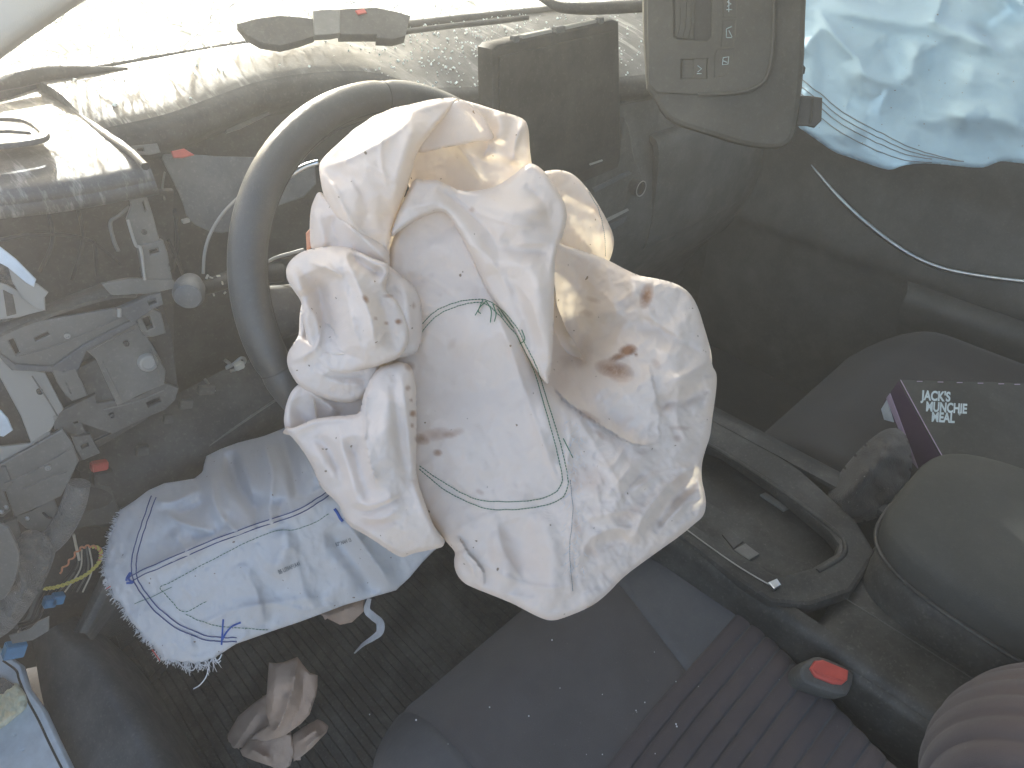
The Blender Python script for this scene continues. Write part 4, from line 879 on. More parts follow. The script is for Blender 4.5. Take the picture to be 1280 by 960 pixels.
# ================================================================== DRIVER SEAT
ds_ = thing('driver_seat_assembly', 'grey driver seat with smooth front cushion and ribbed cloth rear', 'car seat', (-.40, .05, .05))
XC, HW, YF, YB, Z0 = -.405, .262, .385, -.45, .325
ribf = (lambda u: .345+.03*u*u, 44)
uout = lambda s: max(.40, min(1, 1.0-.95*max(0, s-.10)))
useam = lambda s: max(.10, .60-1.0*s)
lseam = lambda s: -.62
SM = (useam, lseam)
cushion('cushion_centre', XC, HW, YF, YB, Z0, M['seat'], ds_, lseam, useam, .035, None, .006, 110, 40, SM, uout)
cushion('side_bolster', XC, HW, YF, YB, Z0, M['seat_vinyl'], ds_, useam, uout, .035, None, .006, 110, 24, SM, uout)
cushion('side_bolster', XC, HW, YF, YB, Z0, M['seat_vinyl'], ds_, -1, lseam, .035, None, .006, 110, 16, SM, uout)
box('seat_base', (XC, -.06, .15), (.20, .36, .12), M['black'], ds_, bev=.02)
# ribbed insert: raised rolls of cloth across the rear half
def pad_z(u, y):
    s = (YF-y)/(YF-YB); un = u/uout(s) if u > 0 else u
    return Z0+.035*(max(0, abs(un)-.5)/.5)**1.3*(1-.3*(1-s))-.006*math.sin(math.pi*min(1, s*1.1))-.10*max(0, (abs(un)-.80)/.20)**2.5-.003*math.exp(-((u-useam(s))/.02)**2)
y = .150; k = 0
while y > -.12:
    G = []
    for a in np.linspace(0, math.pi, 7):
        row = []
        for u in np.linspace(-.60, .965*uout((YF-y)/(YF-YB)), 40):
            bend = .012*math.sin((u+.6)*1.9); yy = y+bend-.0088*(1-math.cos(a)); row.append(A(XC+u*HW, yy, pad_z(u, yy)+.0014+.0028*math.sin(a)))
        G.append(row)
    netmesh('cloth_rib', np.array(G), M['rib'], ds_, .002, flip=True); y -= .0195; k += 1
# backrest bolster with ribs
bc = A(-.235, -.150, .40)
ax1 = A(.75, -.35, .3); ax1 /= np.linalg.norm(ax1)
G = []
for i in range(120):
    th_ = math.pi*(.02+.96*i/119); row = []
    for j in range(40):
        fi = -1.2+2.9*j/39; q = .005*abs(math.sin(i/119*math.pi*15))**.6
        rr_ = A(.095, .10, .13)*1.0+q
        row.append(bc+A(-math.cos(th_)*rr_[0], math.sin(th_)*math.cos(fi)*rr_[1], math.sin(th_)*math.sin(fi)*rr_[2]))
    G.append(row)
netmesh('backrest_bolster', np.array(G), M['rib'], ds_, .003)
# seat crumbs
g = Geo(); rg = random.Random(21)
for (x, y) in [(818, 815), (612, 884), (661, 895), (845, 852), (873, 858), (845, 905), (846, 908), (795, 888), (806, 878), (753, 868), (733, 943), (753, 943), (462, 893), (796, 890), (974, 850), (819, 942), (700, 860), (560, 930), (520, 900), (1021, 812), (690, 800)]:
    c = PZ(x, y, Z0+.004); s_ = rg.uniform(.0004, .0011)
    bm = bmesh.new(); bmesh.ops.create_icosphere(bm, subdivisions=1, radius=s_)
    g.add([np.array(v.co)+c for v in bm.verts], [[v.index for v in f.verts] for f in bm.faces]); bm.free()
g.mk('seat_crumbs', M['thread'], None, kind='stuff', label='pale crumbs scattered on the driver seat', cat='crumbs')
# buckle
bk = thing('seat_buckle', 'seat belt buckle with red release button beside the driver seat', 'seat belt buckle', PZ(1035, 850, .33))
bkp = (PZ(1035, 845, .375), A(-.15, -.35, 1))
slab('buckle_housing', [(1005, 836), (1018, 826), (1030, 825), (1064, 840), (1062, 856), (1055, 866), (1010, 852), (1004, 845)], bkp, .030, M['dash_low'], bk, bev=.004, rnd=1)
slab('release_button', [(1016, 836), (1021, 828), (1030, 827), (1059, 839), (1058, 848), (1052, 853), (1041, 852), (1021, 844)], (bkp[0]+bkp[1]*.003, bkp[1]), .006, M['red'], bk, bev=.002)
tube('button_ridge', [PP(x, y, (bkp[0]+bkp[1]*.0032, bkp[1])) for x, y in ((1018, 838), (1036, 845), (1056, 851))], .0008, M['red'], bk)

# ================================================================== MEAL BOX on the passenger seat
mb = thing('meal_box', 'black and purple cardboard meal box lying on the passenger seat', 'food box', PZ(1190, 590, .36))
a_ = D(1125, 475, 1.02); b_ = D(1190, 592, .93); c_ = D(1420, 488, .98)
nb = np.cross(b_-a_, c_-a_); nb /= np.linalg.norm(nb)
if nb @ (CAM-a_) < 0: nb = -nb
bxp = (a_, nb)
slab('box_lid', [(1125, 475), (1280, 479), (1425, 486), (1400, 640), (1210, 628), (1158, 536)], bxp, .003, M['card_black'], mb, bev=.0006)
def lidpt(x, y): return PP(x, y, bxp)
dn = -nb*.06
def quad(name, P, mat, th=.0015, parent=mb):
    P = [np.array(p) for p in P]; n_ = np.cross(P[1]-P[0], P[3]-P[0]); n_ /= np.linalg.norm(n_); Q = P+[p-n_*th for p in P]
    return mk(name, Q, [(0, 1, 2, 3), (7, 6, 5, 4), (0, 4, 5, 1), (1, 5, 6, 2), (2, 6, 7, 3), (3, 7, 4, 0)], mat, parent, False)
la, lb = lidpt(1125, 475), lidpt(1210, 628)
quad('side_wall', [la-nb*.0032, lb-nb*.0032, lb+dn, la+dn], M['card_purple'])
quad('back_wall', [la-nb*.0032, la+dn, lidpt(1425, 486)+dn, lidpt(1425, 486)-nb*.0032], M['card_black'])
g = Geo()
for f_ in np.linspace(.02, 1, 38):
    for h_ in np.linspace(.1, .92, 9):
        p = la+(lb-la)*f_+dn*h_; n_ = -np.cross(lb-la, dn); n_ /= np.linalg.norm(n_)
        if n_ @ (CAM-p) < 0: n_ = -n_
        v = [p+n_*.0004+(lb-la)/np.linalg.norm(lb-la)*sx*.0012+nb*sy*.0012 for sx, sy in ((-1, 0), (0, -1), (1, 0), (0, 1))]; g.add(v, [(0, 1, 2, 3)])
g.mk('dot_pattern', M['card_black'], mb, kind='stuff')
tube('lid_edge', [lidpt(1125.5, 475)+nb*.0004, lidpt(1158, 535)+nb*.0004, lidpt(1210, 628)+nb*.0004], .0007, M['card_edge'], mb, n=6)
for x in (1150, 1176, 1200, 1226, 1252, 1272, 1300): tube('worn_edge', [lidpt(x-4, 476+(x-1125)*.03), lidpt(x+3, 476+(x-1125)*.03)], .0006, M['card_edge'], mb, n=1)
quad('side_flap', [la+dn*.55+A(-.004, 0, 0), la+(lb-la)*.62+dn*1.0+A(-.006, 0, 0), la+(lb-la)*.60+dn*1.12+A(-.006, 0, 0), la+dn*.75+A(-.006, 0, 0)], M['card_edge'])
quad('white_flap', [la+dn*.78+A(-.007, -.002, 0), la+(lb-la)*.18+dn*.95+A(-.007, 0, 0), la+(lb-la)*.10+dn*1.25+A(-.008, 0, 0), la+(lb-la)*.02+dn*1.15+A(-.008, 0, 0)], M['paint'])
bo = (a_+nb*.0006, nb)
lf = lambda X, Y: np.array([PP(x, y, bo) for x, y in zip(X, Y)])
for s_, o_, k in (("JACK'S", (1152, 499.5), 0), ('MUNCHIE', (1157, 513.5), 1), ('MEAL', (1164, 526.5), 2)):
    text_on('lid_lettering', s_, o_, 16.5, R(3.5), lf, M['print'], mb, sx=(.74, .70, .72)[k], bold=.038)
text_on('lid_lettering', '®', (1198, 519), 5, R(3), lf, M['print'], mb, sx=.8, bold=.01)
# dark cloth lump in front of the box
cl = Relief([(1034, 615), (1050, 590), (1075, 560), (1105, 535), (1128, 535), (1140, 560), (1140, 600), (1110, 640), (1080, 655), (1045, 650), (1030, 635)], [(1034, 615, .90), (1128, 535, .95), (1140, 600, .90), (1060, 650, .87), (1090, 595, .88)], [([(1050, 630), (1085, 590), (1120, 550)], 10, .015, 'g')], 16, .03, [(30, 20, .5, .006, 11, 's')])
v, f, s_ = cl.geo(3.2, skirt=.03); mk('dark_bundle', v, f, M['carpet'], None, True, cat='cloth bundle', label='dark brown bundle wedged between the console and meal box')

# ================================================================== FLOOR: ribbed mat, paper
fm = thing('floor_mat', 'dark ribbed rubber floor mat in the driver footwell', 'floor mat', (-.45, .6, .01))
x = -.80; X_ = []; 
G = []
nr = 46
for i in range(nr*6+1):
    x = -.80+.60*i/(nr*6); h = .0045*max(0, math.sin(i/6*2*math.pi))**.5
    G.append([A(x, y, .020+h+.12*max(0, (y-.85)/.2)**2) for y in np.linspace(.30, 1.05, 12)])
netmesh('ribbed_surface', np.array(G), M['mat'], fm, .006, sharp=40)
tube('mat_edge', [PZ(90, 960, .03), PZ(150, 900, .03), PZ(190, 850, .03), PZ(240, 800, .03)], .006, M['black'], fm)

pb = thing('brown_paper_bag', 'crumpled brown paper bag standing on the ribbed floor mat', 'paper bag', PZ(345, 950, .03))
def paper(name, poly, cp, folds, mat='paper', parent=pb, seed=1, roll=3, step=2.4):
    r_ = Relief(poly, cp, folds, roll, .004, [(34, 44, .3, .004, seed, 'r'), (12, 18, .9, .0010, seed+1, 'r')], smooth=0)
    v, f, s_ = r_.geo(step, skirt=.004); return mk(name, v, f, M[mat], parent, True, sharp=28)
paper('upright_fold', [(336, 828), (346, 829), (356, 827), (372, 821), (379, 831), (387, 841), (397, 844), (397, 858), (395, 870), (387, 893), (376, 905), (365, 913), (355, 920), (340, 924), (325, 929), (308, 926), (322, 915), (337, 905), (333, 893), (333, 870)],
      [(336, 828, .95), (397, 844, .96), (372, 821, .945), (308, 926, .97), (365, 913, .94), (350, 870, .93), (368, 850, .925), (390, 870, .945)], [([(372, 822), (366, 860), (350, 905), (330, 925)], 5, .016, 's'), ([(346, 830), (342, 870), (340, 900)], 5, .006, 's'), ([(380, 840), (376, 880), (360, 910)], 6, -.010, 's')], seed=31)
paper('lower_fold', [(300, 938), (312, 925), (340, 920), (364, 915), (368, 940), (363, 957), (350, 965), (339, 958), (320, 952), (303, 945)], [(300, 938, .97), (364, 915, .965), (363, 957, .955), (330, 945, .95)], [([(310, 935), (340, 950)], 6, .01, 's')], seed=41)
paper('side_fold', [(366, 918), (380, 908), (397, 899), (404, 902), (411, 908), (408, 916), (400, 924), (390, 935), (378, 945), (367, 952)], [(366, 918, .97), (397, 899, .965), (411, 908, .955), (367, 952, .96), (385, 920, .945)], [([(370, 930), (400, 908)], 4, .012, 's'), ([(376, 940), (404, 916)], 4, .010, 's')], seed=51)
paper('rear_fold', [(270, 950), (280, 925), (298, 895), (318, 878), (336, 866), (345, 900), (318, 925), (305, 945), (285, 965)], [(270, 950, 1.0), (336, 866, 1.0), (305, 945, .985), (310, 900, .985)], [([(285, 945), (330, 880)], 8, .01, 's')], seed=61)
ps_ = thing('paper_scrap', 'small brown paper scrap under the knee airbag edge with pale ribbon', 'paper scrap', PZ(430, 775, .1))
paper('scrap', [(400, 768), (430, 752), (456, 748), (455, 764), (440, 778), (425, 781), (413, 775)], [(400, 768, .98), (456, 748, .98), (425, 781, .96), (435, 764, .955)], [([(410, 770), (450, 755)], 5, .008, 's')], parent=ps_, seed=71)
g = Geo()
rp = cr(np.array([(462, 748), (459, 762), (466, 770), (475, 778), (475, 790), (466, 798), (454, 806), (443, 817)], float), 6)
wd = np.interp(np.linspace(0, 1, len(rp)), [0, .2, .5, .75, 1], [2.4, 4.5, 5, 3, .5]); tg = np.gradient(rp, axis=0); tg /= np.linalg.norm(tg, axis=1, keepdims=True); nn = np.stack([-tg[:, 1], tg[:, 0]], 1)
dp_ = .95+.012*np.sin(np.linspace(0, 9, len(rp))); netmesh('pale_ribbon', np.array([Dv(rp[:, 0]+nn[:, 0]*wd*q, rp[:, 1]+nn[:, 1]*wd*q, dp_+.004*q) for q in (-1, -.3, .4, 1)]), M['thread'], ps_, .0008)

# ================================================================== added thin haze, partly imitating veiling glare in the lens
hz = 31.0; hb = [(-hz, -hz, -1.4), (hz, -hz, -1.4), (hz, hz, -1.4), (-hz, hz, -1.4), (-hz, -hz, 1.6), (hz, -hz, 1.6), (hz, hz, 1.6), (-hz, hz, 1.6)]
hm = bpy.data.materials.new('haze_veil'); hm.use_nodes = True; ht = hm.node_tree
for n_ in list(ht.nodes): ht.nodes.remove(n_)
ho = ht.nodes.new('ShaderNodeOutputMaterial'); hp = ht.nodes.new('ShaderNodeVolumePrincipled'); hp.inputs['Color'].default_value = (.95, .95, .925, 1); hp.inputs['Density'].default_value = .070; hp.inputs['Anisotropy'].default_value = .48
ht.links.new(hp.outputs[0], ho.inputs['Volume'])
mk('haze', hb, [(0, 3, 2, 1), (4, 5, 6, 7), (0, 1, 5, 4), (1, 2, 6, 5), (2, 3, 7, 6), (3, 0, 4, 7)], hm, None, False, kind='stuff')

# ================================================================== DRIVER AIRBAG
bag = thing('driver_airbag', 'deflated cream driver airbag crumpled over the steering wheel with green stitching', 'airbag', WC+WN*.03)
def stains(X, Y):
    o = np.zeros(X.shape)
    def el(cx, cy, rx, ry, a, s):
        c, n_ = math.cos(a), math.sin(a); u = ((X-cx)*c+(Y-cy)*n_)/rx; v = (-(X-cx)*n_+(Y-cy)*c)/ry
        return np.clip(1.25-np.hypot(u, v), 0, 1)**.5*s
    for e in ((808, 370, 7, 14, .25, 1), (785, 438, 10, 6, -.25, 1.3), (773, 446, 13, 4, -.4, 1), (768, 462, 21, 10, .25, .9), (795, 443, 2, 2, 0, 1), (560, 543, 10, 4, 0, .7), (776, 470, 14, 7, .1, .5), (516, 517, 4, 4, 0, 1.1), (510, 485, 3, 3, 0, .9), (514, 500, 1.8, 2, 0, .9),
              (515, 532, 2, 3, 0, .9), (545, 543, 16, 7, -.15, .55), (528, 549, 9, 6, .2, .8), (547, 566, 5, 4, 0, .9), (457, 374, 3, 5, -.6, 1), (498, 402, 4, 3, 0, 1.2), (483, 404, 2.5, 2, 0, .9), (470, 398, 2, 2, 0, .8), (485, 370, 6, 2, 0, .7), (517, 382, 2, 4, 0, .6),
              (742, 375, 9, 3, .3, .3), (735, 392, 7, 4, .4, .3), (600, 615, 5, 3, .5, .4), (735, 520, 16, 4, .5, .5), (752, 545, 9, 3, .7, .4), (820, 455, 7, 4, .9, .35), (850, 535, 12, 2.5, 0, .4), (847, 548, 5, 4, 0, .4), (720, 600, 5, 14, -.2, .3), (512, 458, 6, 5, 0, .7), (722, 660, 4, 10, -.3, .35),
              (740, 600, 22, 14, .5, .22), (790, 640, 18, 8, -.5, .25), (700, 470, 14, 22, .3, .25), (730, 440, 10, 20, .1, .25), (850, 600, 12, 8, .2, .2), (470, 655, 22, 8, 0, .2), (640, 700, 30, 12, .3, .12), (565, 430, 4, 8, .5, .2), (570, 540, 10, 4, -.2, .4), (655, 620, 20, 5, .2, .12), (740, 690, 10, 5, .5, .25), (590, 262, 3, 3, 0, .5)):
        o = np.maximum(o, el(*e))
    return o
FAB = Geo()
BR = Relief([(480, 330), (500, 275), (530, 250), (600, 250), (660, 270), (692, 300), (705, 306), (722, 312), (745, 319), (762, 326), (782, 337), (800, 345), (820, 348), (838, 352), (852, 358), (864, 368), (873, 385), (880, 408), (886, 428), (890, 445), (890, 458), (896, 466), (896, 482), (893, 505), (890, 525), (888, 545), (882, 562), (877, 580), (877, 600), (881, 615), (883, 630), (880, 645), (868, 655), (850, 670), (830, 684), (805, 702), (778, 722), (760, 742), (740, 758), (712, 770), (690, 777), (674, 772), (655, 762), (640, 754), (615, 744), (592, 735), (578, 728), (569, 715), (567, 700), (570, 690), (556, 676), (530, 640), (505, 560), (490, 450)],
  [(500, 330, .570), (530, 262, .560), (555, 262, .560), (640, 280, .58), (530, 430, .566), (515, 560, .566), (530, 630, .560), (600, 350, .560), (600, 450, .556), (640, 540, .550), (610, 600, .548), (650, 420, .552), (680, 520, .545), (700, 600, .540), (640, 680, .548), (690, 765, .555), (600, 715, .560),
   (710, 330, .645), (712, 400, .670), (715, 440, .650), (760, 350, .622), (755, 400, .620), (760, 450, .603), (800, 370, .590), (840, 365, .588), (800, 420, .584), (850, 410, .582), (885, 440, .592), (860, 480, .570), (880, 540, .585), (790, 520, .560), (720, 500, .570), (740, 560, .548), (760, 640, .535), (820, 610, .548), (870, 620, .575), (780, 700, .560), (830, 560, .560)],
  [([(568, 283), (590, 325), (612, 372), (636, 430), (660, 500), (685, 570), (705, 620)], 5, .005, 's'),
   ([(625, 392), (650, 430), (668, 470), (684, 515), (696, 560)], 16, .006, 'g'),
   ([(530, 330), (570, 345), (620, 370)], 16, -.005, 'g'), ([(490, 350), (530, 352), (580, 385)], 10, -.004, 's'),
   ([(690, 480), (705, 500), (740, 525), (790, 555), (826, 556)], 5, .009, 'L'),
   ([(826, 556), (824, 535), (825, 512), (818, 485), (812, 455)], 5, .003, 'L'),
   ([(700, 470), (740, 500), (790, 545)], 18, -.010, 'g'),
   ([(800, 452), (808, 490), (815, 540)], 11, .001, 'g'),
   ([(735, 395), (770, 390), (800, 392), (840, 415), (870, 440)], 11, .004, 's'),
   ([(745, 410), (800, 408), (850, 435)], 12, -.004, 'g'),
   ([(785, 345), (796, 365), (800, 385)], 10, .003, 's'), ([(770, 385), (790, 380), (810, 360)], 8, -.004, 'g'),
   ([(800, 395), (840, 420), (875, 440)], 6, -.006, 's'),
   ([(830, 480), (855, 470), (880, 455), (890, 450)], 10, .009, 's'), ([(820, 505), (850, 500), (885, 485)], 10, -.008, 'g'),
   ([(880, 575), (855, 590), (825, 615), (800, 650), (790, 680)], 9, .010, 's'), ([(870, 600), (840, 625), (815, 665)], 9, -.008, 'g'),
   ([(883, 622), (860, 628), (840, 645), (815, 672)], 6, .007, 's'),
   ([(732, 700), (730, 685), (745, 668), (775, 660), (800, 664)], 5, .006, 's'), ([(740, 705), (742, 690), (760, 678), (795, 676)], 8, -.004, 'g'),
   ([(755, 625), (775, 600), (790, 582), (805, 570)], 5, .005, 's'), ([(775, 625), (795, 600), (808, 590)], 5, -.005, 's'),
   ([(725, 655), (745, 645), (790, 640), (815, 655)], 5, .004, 's'), ([(735, 570), (760, 585), (780, 560)], 5, .004, 's'),
   ([(770, 690), (800, 660), (850, 600)], 6, .004, 's'), ([(745, 600), (750, 640), (742, 650)], 4, .004, 's'),
   ([(712, 600), (716, 660), (712, 720), (718, 755)], 4, .003, 's'), ([(724, 610), (727, 650), (722, 700), (728, 740)], 3.5, .003, 's'),
   ([(573, 690), (590, 708), (596, 725)], 5, .007, 's'), ([(572, 668), (585, 690), (605, 715), (603, 735)], 7, .006, 'R'),
   ([(720, 520), (745, 560), (770, 600), (780, 640)], 3, .003, 's'), ([(700, 500), (712, 540), (708, 590)], 3, .003, 's'), ([(850, 480), (845, 520), (862, 560)], 3.5, .004, 's'), ([(600, 700), (630, 720), (680, 735), (720, 730)], 3.5, .003, 's'), ([(780, 620), (830, 590), (870, 585)], 4, .004, 's'), ([(620, 650), (630, 690), (655, 730)], 3.5, .003, 's'), ([(720, 340), (760, 372), (780, 400)], 4, .003, 's'), ([(640, 650), (655, 700), (650, 745)], 20, -.006, 'g'), ([(670, 640), (690, 700), (688, 760)], 16, .006, 'g'), ([(610, 640), (625, 690), (640, 740)], 12, .005, 'g'),
   ([(560, 600), (600, 650), (640, 665)], 10, -.003, 'g'), ([(545, 480), (590, 490), (640, 488)], 14, -.0025, 'g'), ([(550, 555), (590, 580), (620, 590)], 12, .003, 'g')],
  roll=9, rollh=.011, wr=((60, 75, .5, .0045, 3, 's'), (45, 20, 1.0, .0016, 4, 'r', lambda X, Y: .25+.75/(1+np.exp(-(X-712)/10))), (24, 36, .9, .0024, 8, 'r', lambda X, Y: .2+.8/(1+np.exp(-(X-712)/10)))))
# keep the sewn centre panel smoother than the crumpled lower right
_d0 = BR.depth
BR.geo(2.0, .030, FAB, stains)
FL = Relief([(486, 300), (492, 280), (499, 262), (510, 238), (518, 222), (530, 225), (545, 224), (560, 231), (575, 239), (600, 238), (622, 232), (642, 219), (656, 206), (664, 203), (678, 211), (691, 228), (701, 244), (708, 258), (709, 275), (703, 297), (695, 316), (693, 345), (692, 400), (691, 440), (688, 470), (685, 483), (672, 466), (655, 437), (640, 412), (626, 388), (612, 370), (600, 345), (585, 312), (570, 284), (556, 262), (530, 270), (505, 285)],
  [(486, 300, .552), (518, 224, .552), (545, 228, .552), (575, 241, .556), (625, 235, .556), (664, 205, .548), (700, 245, .545), (709, 275, .545), (690, 320, .535), (692, 400, .532), (684, 480, .540), (600, 345, .552), (556, 264, .549), (640, 270, .533), (640, 330, .532), (650, 400, .536), (670, 360, .522), (600, 290, .538), (520, 270, .545), (635, 400, .546)],
  [([(545, 236), (575, 255), (600, 278), (618, 300), (625, 325)], 10, -.007, 's'), ([(535, 240), (560, 262), (590, 300), (612, 345)], 11, .006, 'g'), ([(600, 245), (640, 262), (690, 262)], 13, .006, 'g'),
   ([(625, 298), (650, 312), (690, 318)], 12, -.007, 'g'), ([(600, 330), (640, 330), (680, 336)], 14, .005, 'g'), ([(640, 345), (655, 395), (672, 440)], 9, -.005, 'g'), ([(668, 335), (676, 390), (684, 450)], 12, .005, 'g'),
   ([(655, 232), (680, 255), (690, 290)], 9, -.004, 's'), ([(560, 236), (590, 262), (640, 280), (690, 285)], 3.5, .003, 's'), ([(575, 300), (610, 320), (640, 370)], 3.5, .003, 's'), ([(640, 350), (665, 380), (680, 430)], 3.5, .003, 's'), ([(500, 262), (520, 258), (548, 252)], 6, .004, 's'), ([(640, 218), (620, 240), (600, 243)], 6, -.005, 's'), ([(612, 300), (650, 305), (692, 302)], 5, .0025, 's')],
  roll=7, rollh=.013, wr=((70, 60, .3, .003, 13, 's'), (26, 40, .5, 0.000792, 17, 'r')), smooth=2)
FL.geo(2.0, .035, FAB, stains)
T = Relief([(574, 122), (590, 130), (603, 144), (612, 158), (619, 172), (612, 176), (600, 176), (580, 181), (560, 184), (545, 187), (528, 192), (520, 188), (530, 168), (550, 140)],
  [(574, 124, .560), (619, 172, .574), (528, 190, .575), (560, 160, .572), (600, 150, .566)], [([(574, 124), (600, 140), (616, 168)], 4, .004, 's')], roll=4, rollh=.004, wr=((60, 60, 0, .002, 21, 's'),))
T.geo(2.0, .004, FAB, stains)
HR = Relief([(545, 122), (575, 124), (597, 130), (625, 139), (654, 147), (661, 158), (662, 185), (665, 207), (668, 230), (650, 250), (600, 262), (550, 262), (515, 245), (505, 215), (515, 180)],
  [(550, 125, .590), (600, 132, .588), (656, 150, .592), (664, 205, .585), (600, 250, .60), (520, 220, .615), (560, 200, .62), (600, 190, .60), (640, 190, .590)],
  [([(612, 176), (608, 188), (603, 200)], 5, .010, 's'), ([(603, 197), (615, 190), (660, 205)], 8, .006, 'g'), ([(655, 150), (645, 175), (640, 205)], 6, .010, 's'), ([(620, 140), (628, 160), (620, 178)], 8, .006, 'g'), ([(568, 178), (590, 205), (606, 228)], 5, .008, 's'), ([(625, 150), (622, 170), (604, 198)], 4, .004, 's')],
  roll=6, rollh=.010, wr=((40, 50, .4, .003, 23, 's'),))
HR.geo(2.0, .006, FAB, stains)
H = Relief([(398, 206), (404, 197), (414, 187), (432, 171), (442, 161), (457, 152), (466, 145), (478, 141), (492, 134), (512, 131), (530, 126), (548, 123), (566, 122), (576, 124), (568, 132), (556, 146), (544, 160), (531, 176), (520, 193), (516, 210), (510, 232), (501, 258), (492, 282), (487, 305), (487, 325), (476, 322), (464, 312), (450, 300), (438, 288), (428, 280), (419, 272), (410, 256), (403, 240), (400, 222)],
  [(399, 210, .556), (450, 160, .560), (500, 134, .562), (560, 124, .566), (530, 165, .545), (518, 200, .548), (495, 270, .555), (487, 320, .552), (440, 240, .532), (460, 200, .530), (500, 160, .540), (420, 250, .545), (470, 270, .535), (450, 290, .545), (495, 215, .535)],
  [([(400, 212), (420, 205), (450, 192), (490, 170), (512, 150), (516, 137)], 4.5, .006, 's'), ([(405, 218), (440, 222), (455, 250), (458, 290)], 10, -.005, 'g'), ([(402, 214), (418, 235), (430, 262), (445, 285), (470, 305)], 6, .008, 's'), ([(470, 185), (470, 230), (480, 290)], 16, -.004, 'g'), ([(518, 140), (512, 170), (500, 215), (487, 270)], 10, .006, 'g'), ([(560, 128), (530, 136), (505, 142)], 4, .004, 's'), ([(430, 190), (436, 220), (452, 250)], 3.5, .003, 's'), ([(480, 160), (476, 200), (488, 245)], 3.5, .003, 's'), ([(455, 200), (490, 225), (500, 240)], 3.5, .0025, 's')],
  roll=7, rollh=.012, wr=((60, 60, .8, .003, 25, 's'), (30, 26, .2, 0.00066, 29, 'r')))
H.geo(2.0, .035, FAB, stains)
H2 = Relief([(398, 238), (392, 250), (388, 262), (387, 280), (387, 298), (388, 312), (410, 320), (450, 328), (485, 345), (488, 330), (486, 312), (470, 300), (445, 280), (425, 265), (408, 245)],
  [(390, 262, .565), (388, 310, .570), (487, 330, .548), (440, 300, .548), (410, 280, .553)], [([(425, 272), (455, 300), (487, 328)], 6, .010, 's'), ([(412, 270), (420, 295), (425, 312)], 7, -.006, 's'), ([(394, 262), (402, 290), (404, 315)], 7, .005, 'g')], roll=8, rollh=.014, wr=((30, 40, .3, .002, 33, 's'),))
H2.geo(2.0, .03, FAB, stains)
LA2 = Relief([(478, 322), (489, 334), (500, 343), (512, 352), (520, 361), (525, 372), (528, 388), (528, 423), (524, 436), (519, 443), (506, 447), (480, 450), (450, 430), (455, 360)],
  [(489, 334, .548), (523, 366, .545), (528, 420, .548), (506, 446, .548), (470, 400, .535), (495, 390, .530)], [([(500, 350), (510, 385), (512, 430)], 8, .006, 'g'), ([(487, 358), (505, 370), (525, 372)], 5, -.004, 's')], roll=7, rollh=.010, wr=((30, 40, .3, .002, 35, 's'),))
LA2.geo(2.0, .03, FAB, stains)
LA = Relief([(357, 340), (359, 331), (366, 322), (378, 314), (394, 310), (410, 308), (424, 308), (436, 309), (448, 314), (466, 323), (478, 327), (486, 330), (487, 340), (483, 352), (481, 362), (500, 378), (512, 400), (512, 430), (500, 447), (490, 452), (475, 457), (455, 462), (425, 470), (395, 460), (385, 430), (378, 400), (378, 378), (366, 362), (359, 350)],
  [(357, 340, .545), (380, 314, .545), (430, 309, .540), (486, 332, .525), (480, 360, .525), (512, 400, .530), (500, 446, .530), (455, 460, .530), (395, 450, .535), (378, 385, .535), (400, 360, .535), (420, 400, .535), (445, 400, .515), (460, 350, .515), (420, 325, .520), (470, 430, .515)],
  [([(386, 326), (398, 331), (412, 336), (428, 346)], 4, .010, 's'), ([(390, 340), (402, 370), (408, 410), (410, 440)], 15, -.014, 'g'), ([(430, 312), (438, 335), (450, 362), (462, 395), (470, 435)], 8, .010, 's'),
   ([(428, 345), (436, 380), (446, 420), (462, 455)], 7, .006, 's'), ([(436, 318), (460, 335), (480, 345)], 7, -.010, 'g'), ([(445, 316), (470, 327), (486, 332)], 4, .006, 's'), ([(362, 335), (372, 350), (378, 370)], 8, .008, 'g'),
   ([(470, 365), (485, 400), (492, 440)], 9, -.006, 'g'), ([(378, 380), (392, 392), (398, 410), (398, 440)], 4, .007, 's'), ([(400, 430), (425, 440), (455, 450)], 6, -.005, 's')],
  roll=7, rollh=.013, wr=((34, 44, .3, .003, 37, 's'), (14, 22, .5, 0.00066, 39, 'r')))
LA.geo(2.0, .04, FAB, stains)
LB = Relief([(379, 372), (375, 388), (374, 402), (374, 418), (368, 428), (361, 438), (358, 448), (360, 460), (366, 472), (374, 483), (390, 492), (410, 500), (440, 506), (465, 490), (478, 460), (470, 440), (440, 420), (410, 400), (395, 385)],
  [(376, 380, .556), (374, 418, .552), (358, 448, .548), (374, 483, .548), (440, 505, .550), (470, 460, .545), (420, 450, .535), (395, 440, .538), (400, 410, .552)],
  [([(379, 382), (394, 398), (399, 415), (396, 432), (380, 445), (364, 452)], 5, .009, 's'), ([(384, 392), (386, 410), (380, 428)], 6, -.008, 'g'), ([(400, 448), (430, 452), (462, 462)], 6, -.005, 's'), ([(395, 462), (425, 480), (455, 478)], 6, .006, 's'), ([(404, 470), (430, 470), (460, 474)], 5, -.006, 's'), ([(410, 440), (440, 444), (465, 458)], 4, .005, 's')],
  roll=7, rollh=.013, wr=((30, 30, .3, .002, 43, 's'), (12, 16, .2, .0012, 45, 'r')))
LB.geo(2.0, .035, FAB, stains)
LI = Relief([(376, 478), (366, 486), (360, 498), (356, 512), (354, 530), (362, 545), (420, 550), (470, 540), (480, 500), (478, 465), (460, 455), (420, 470)],
  [(376, 480, .560), (356, 525, .558), (470, 530, .570), (420, 500, .575), (478, 465, .560), (400, 520, .575)], [([(380, 486), (402, 500), (424, 518)], 6, .010, 's'), ([(366, 500), (376, 520), (380, 540)], 10, -.004, 'g')], roll=7, rollh=.012, wr=((40, 40, .3, .002, 47, 's'),))
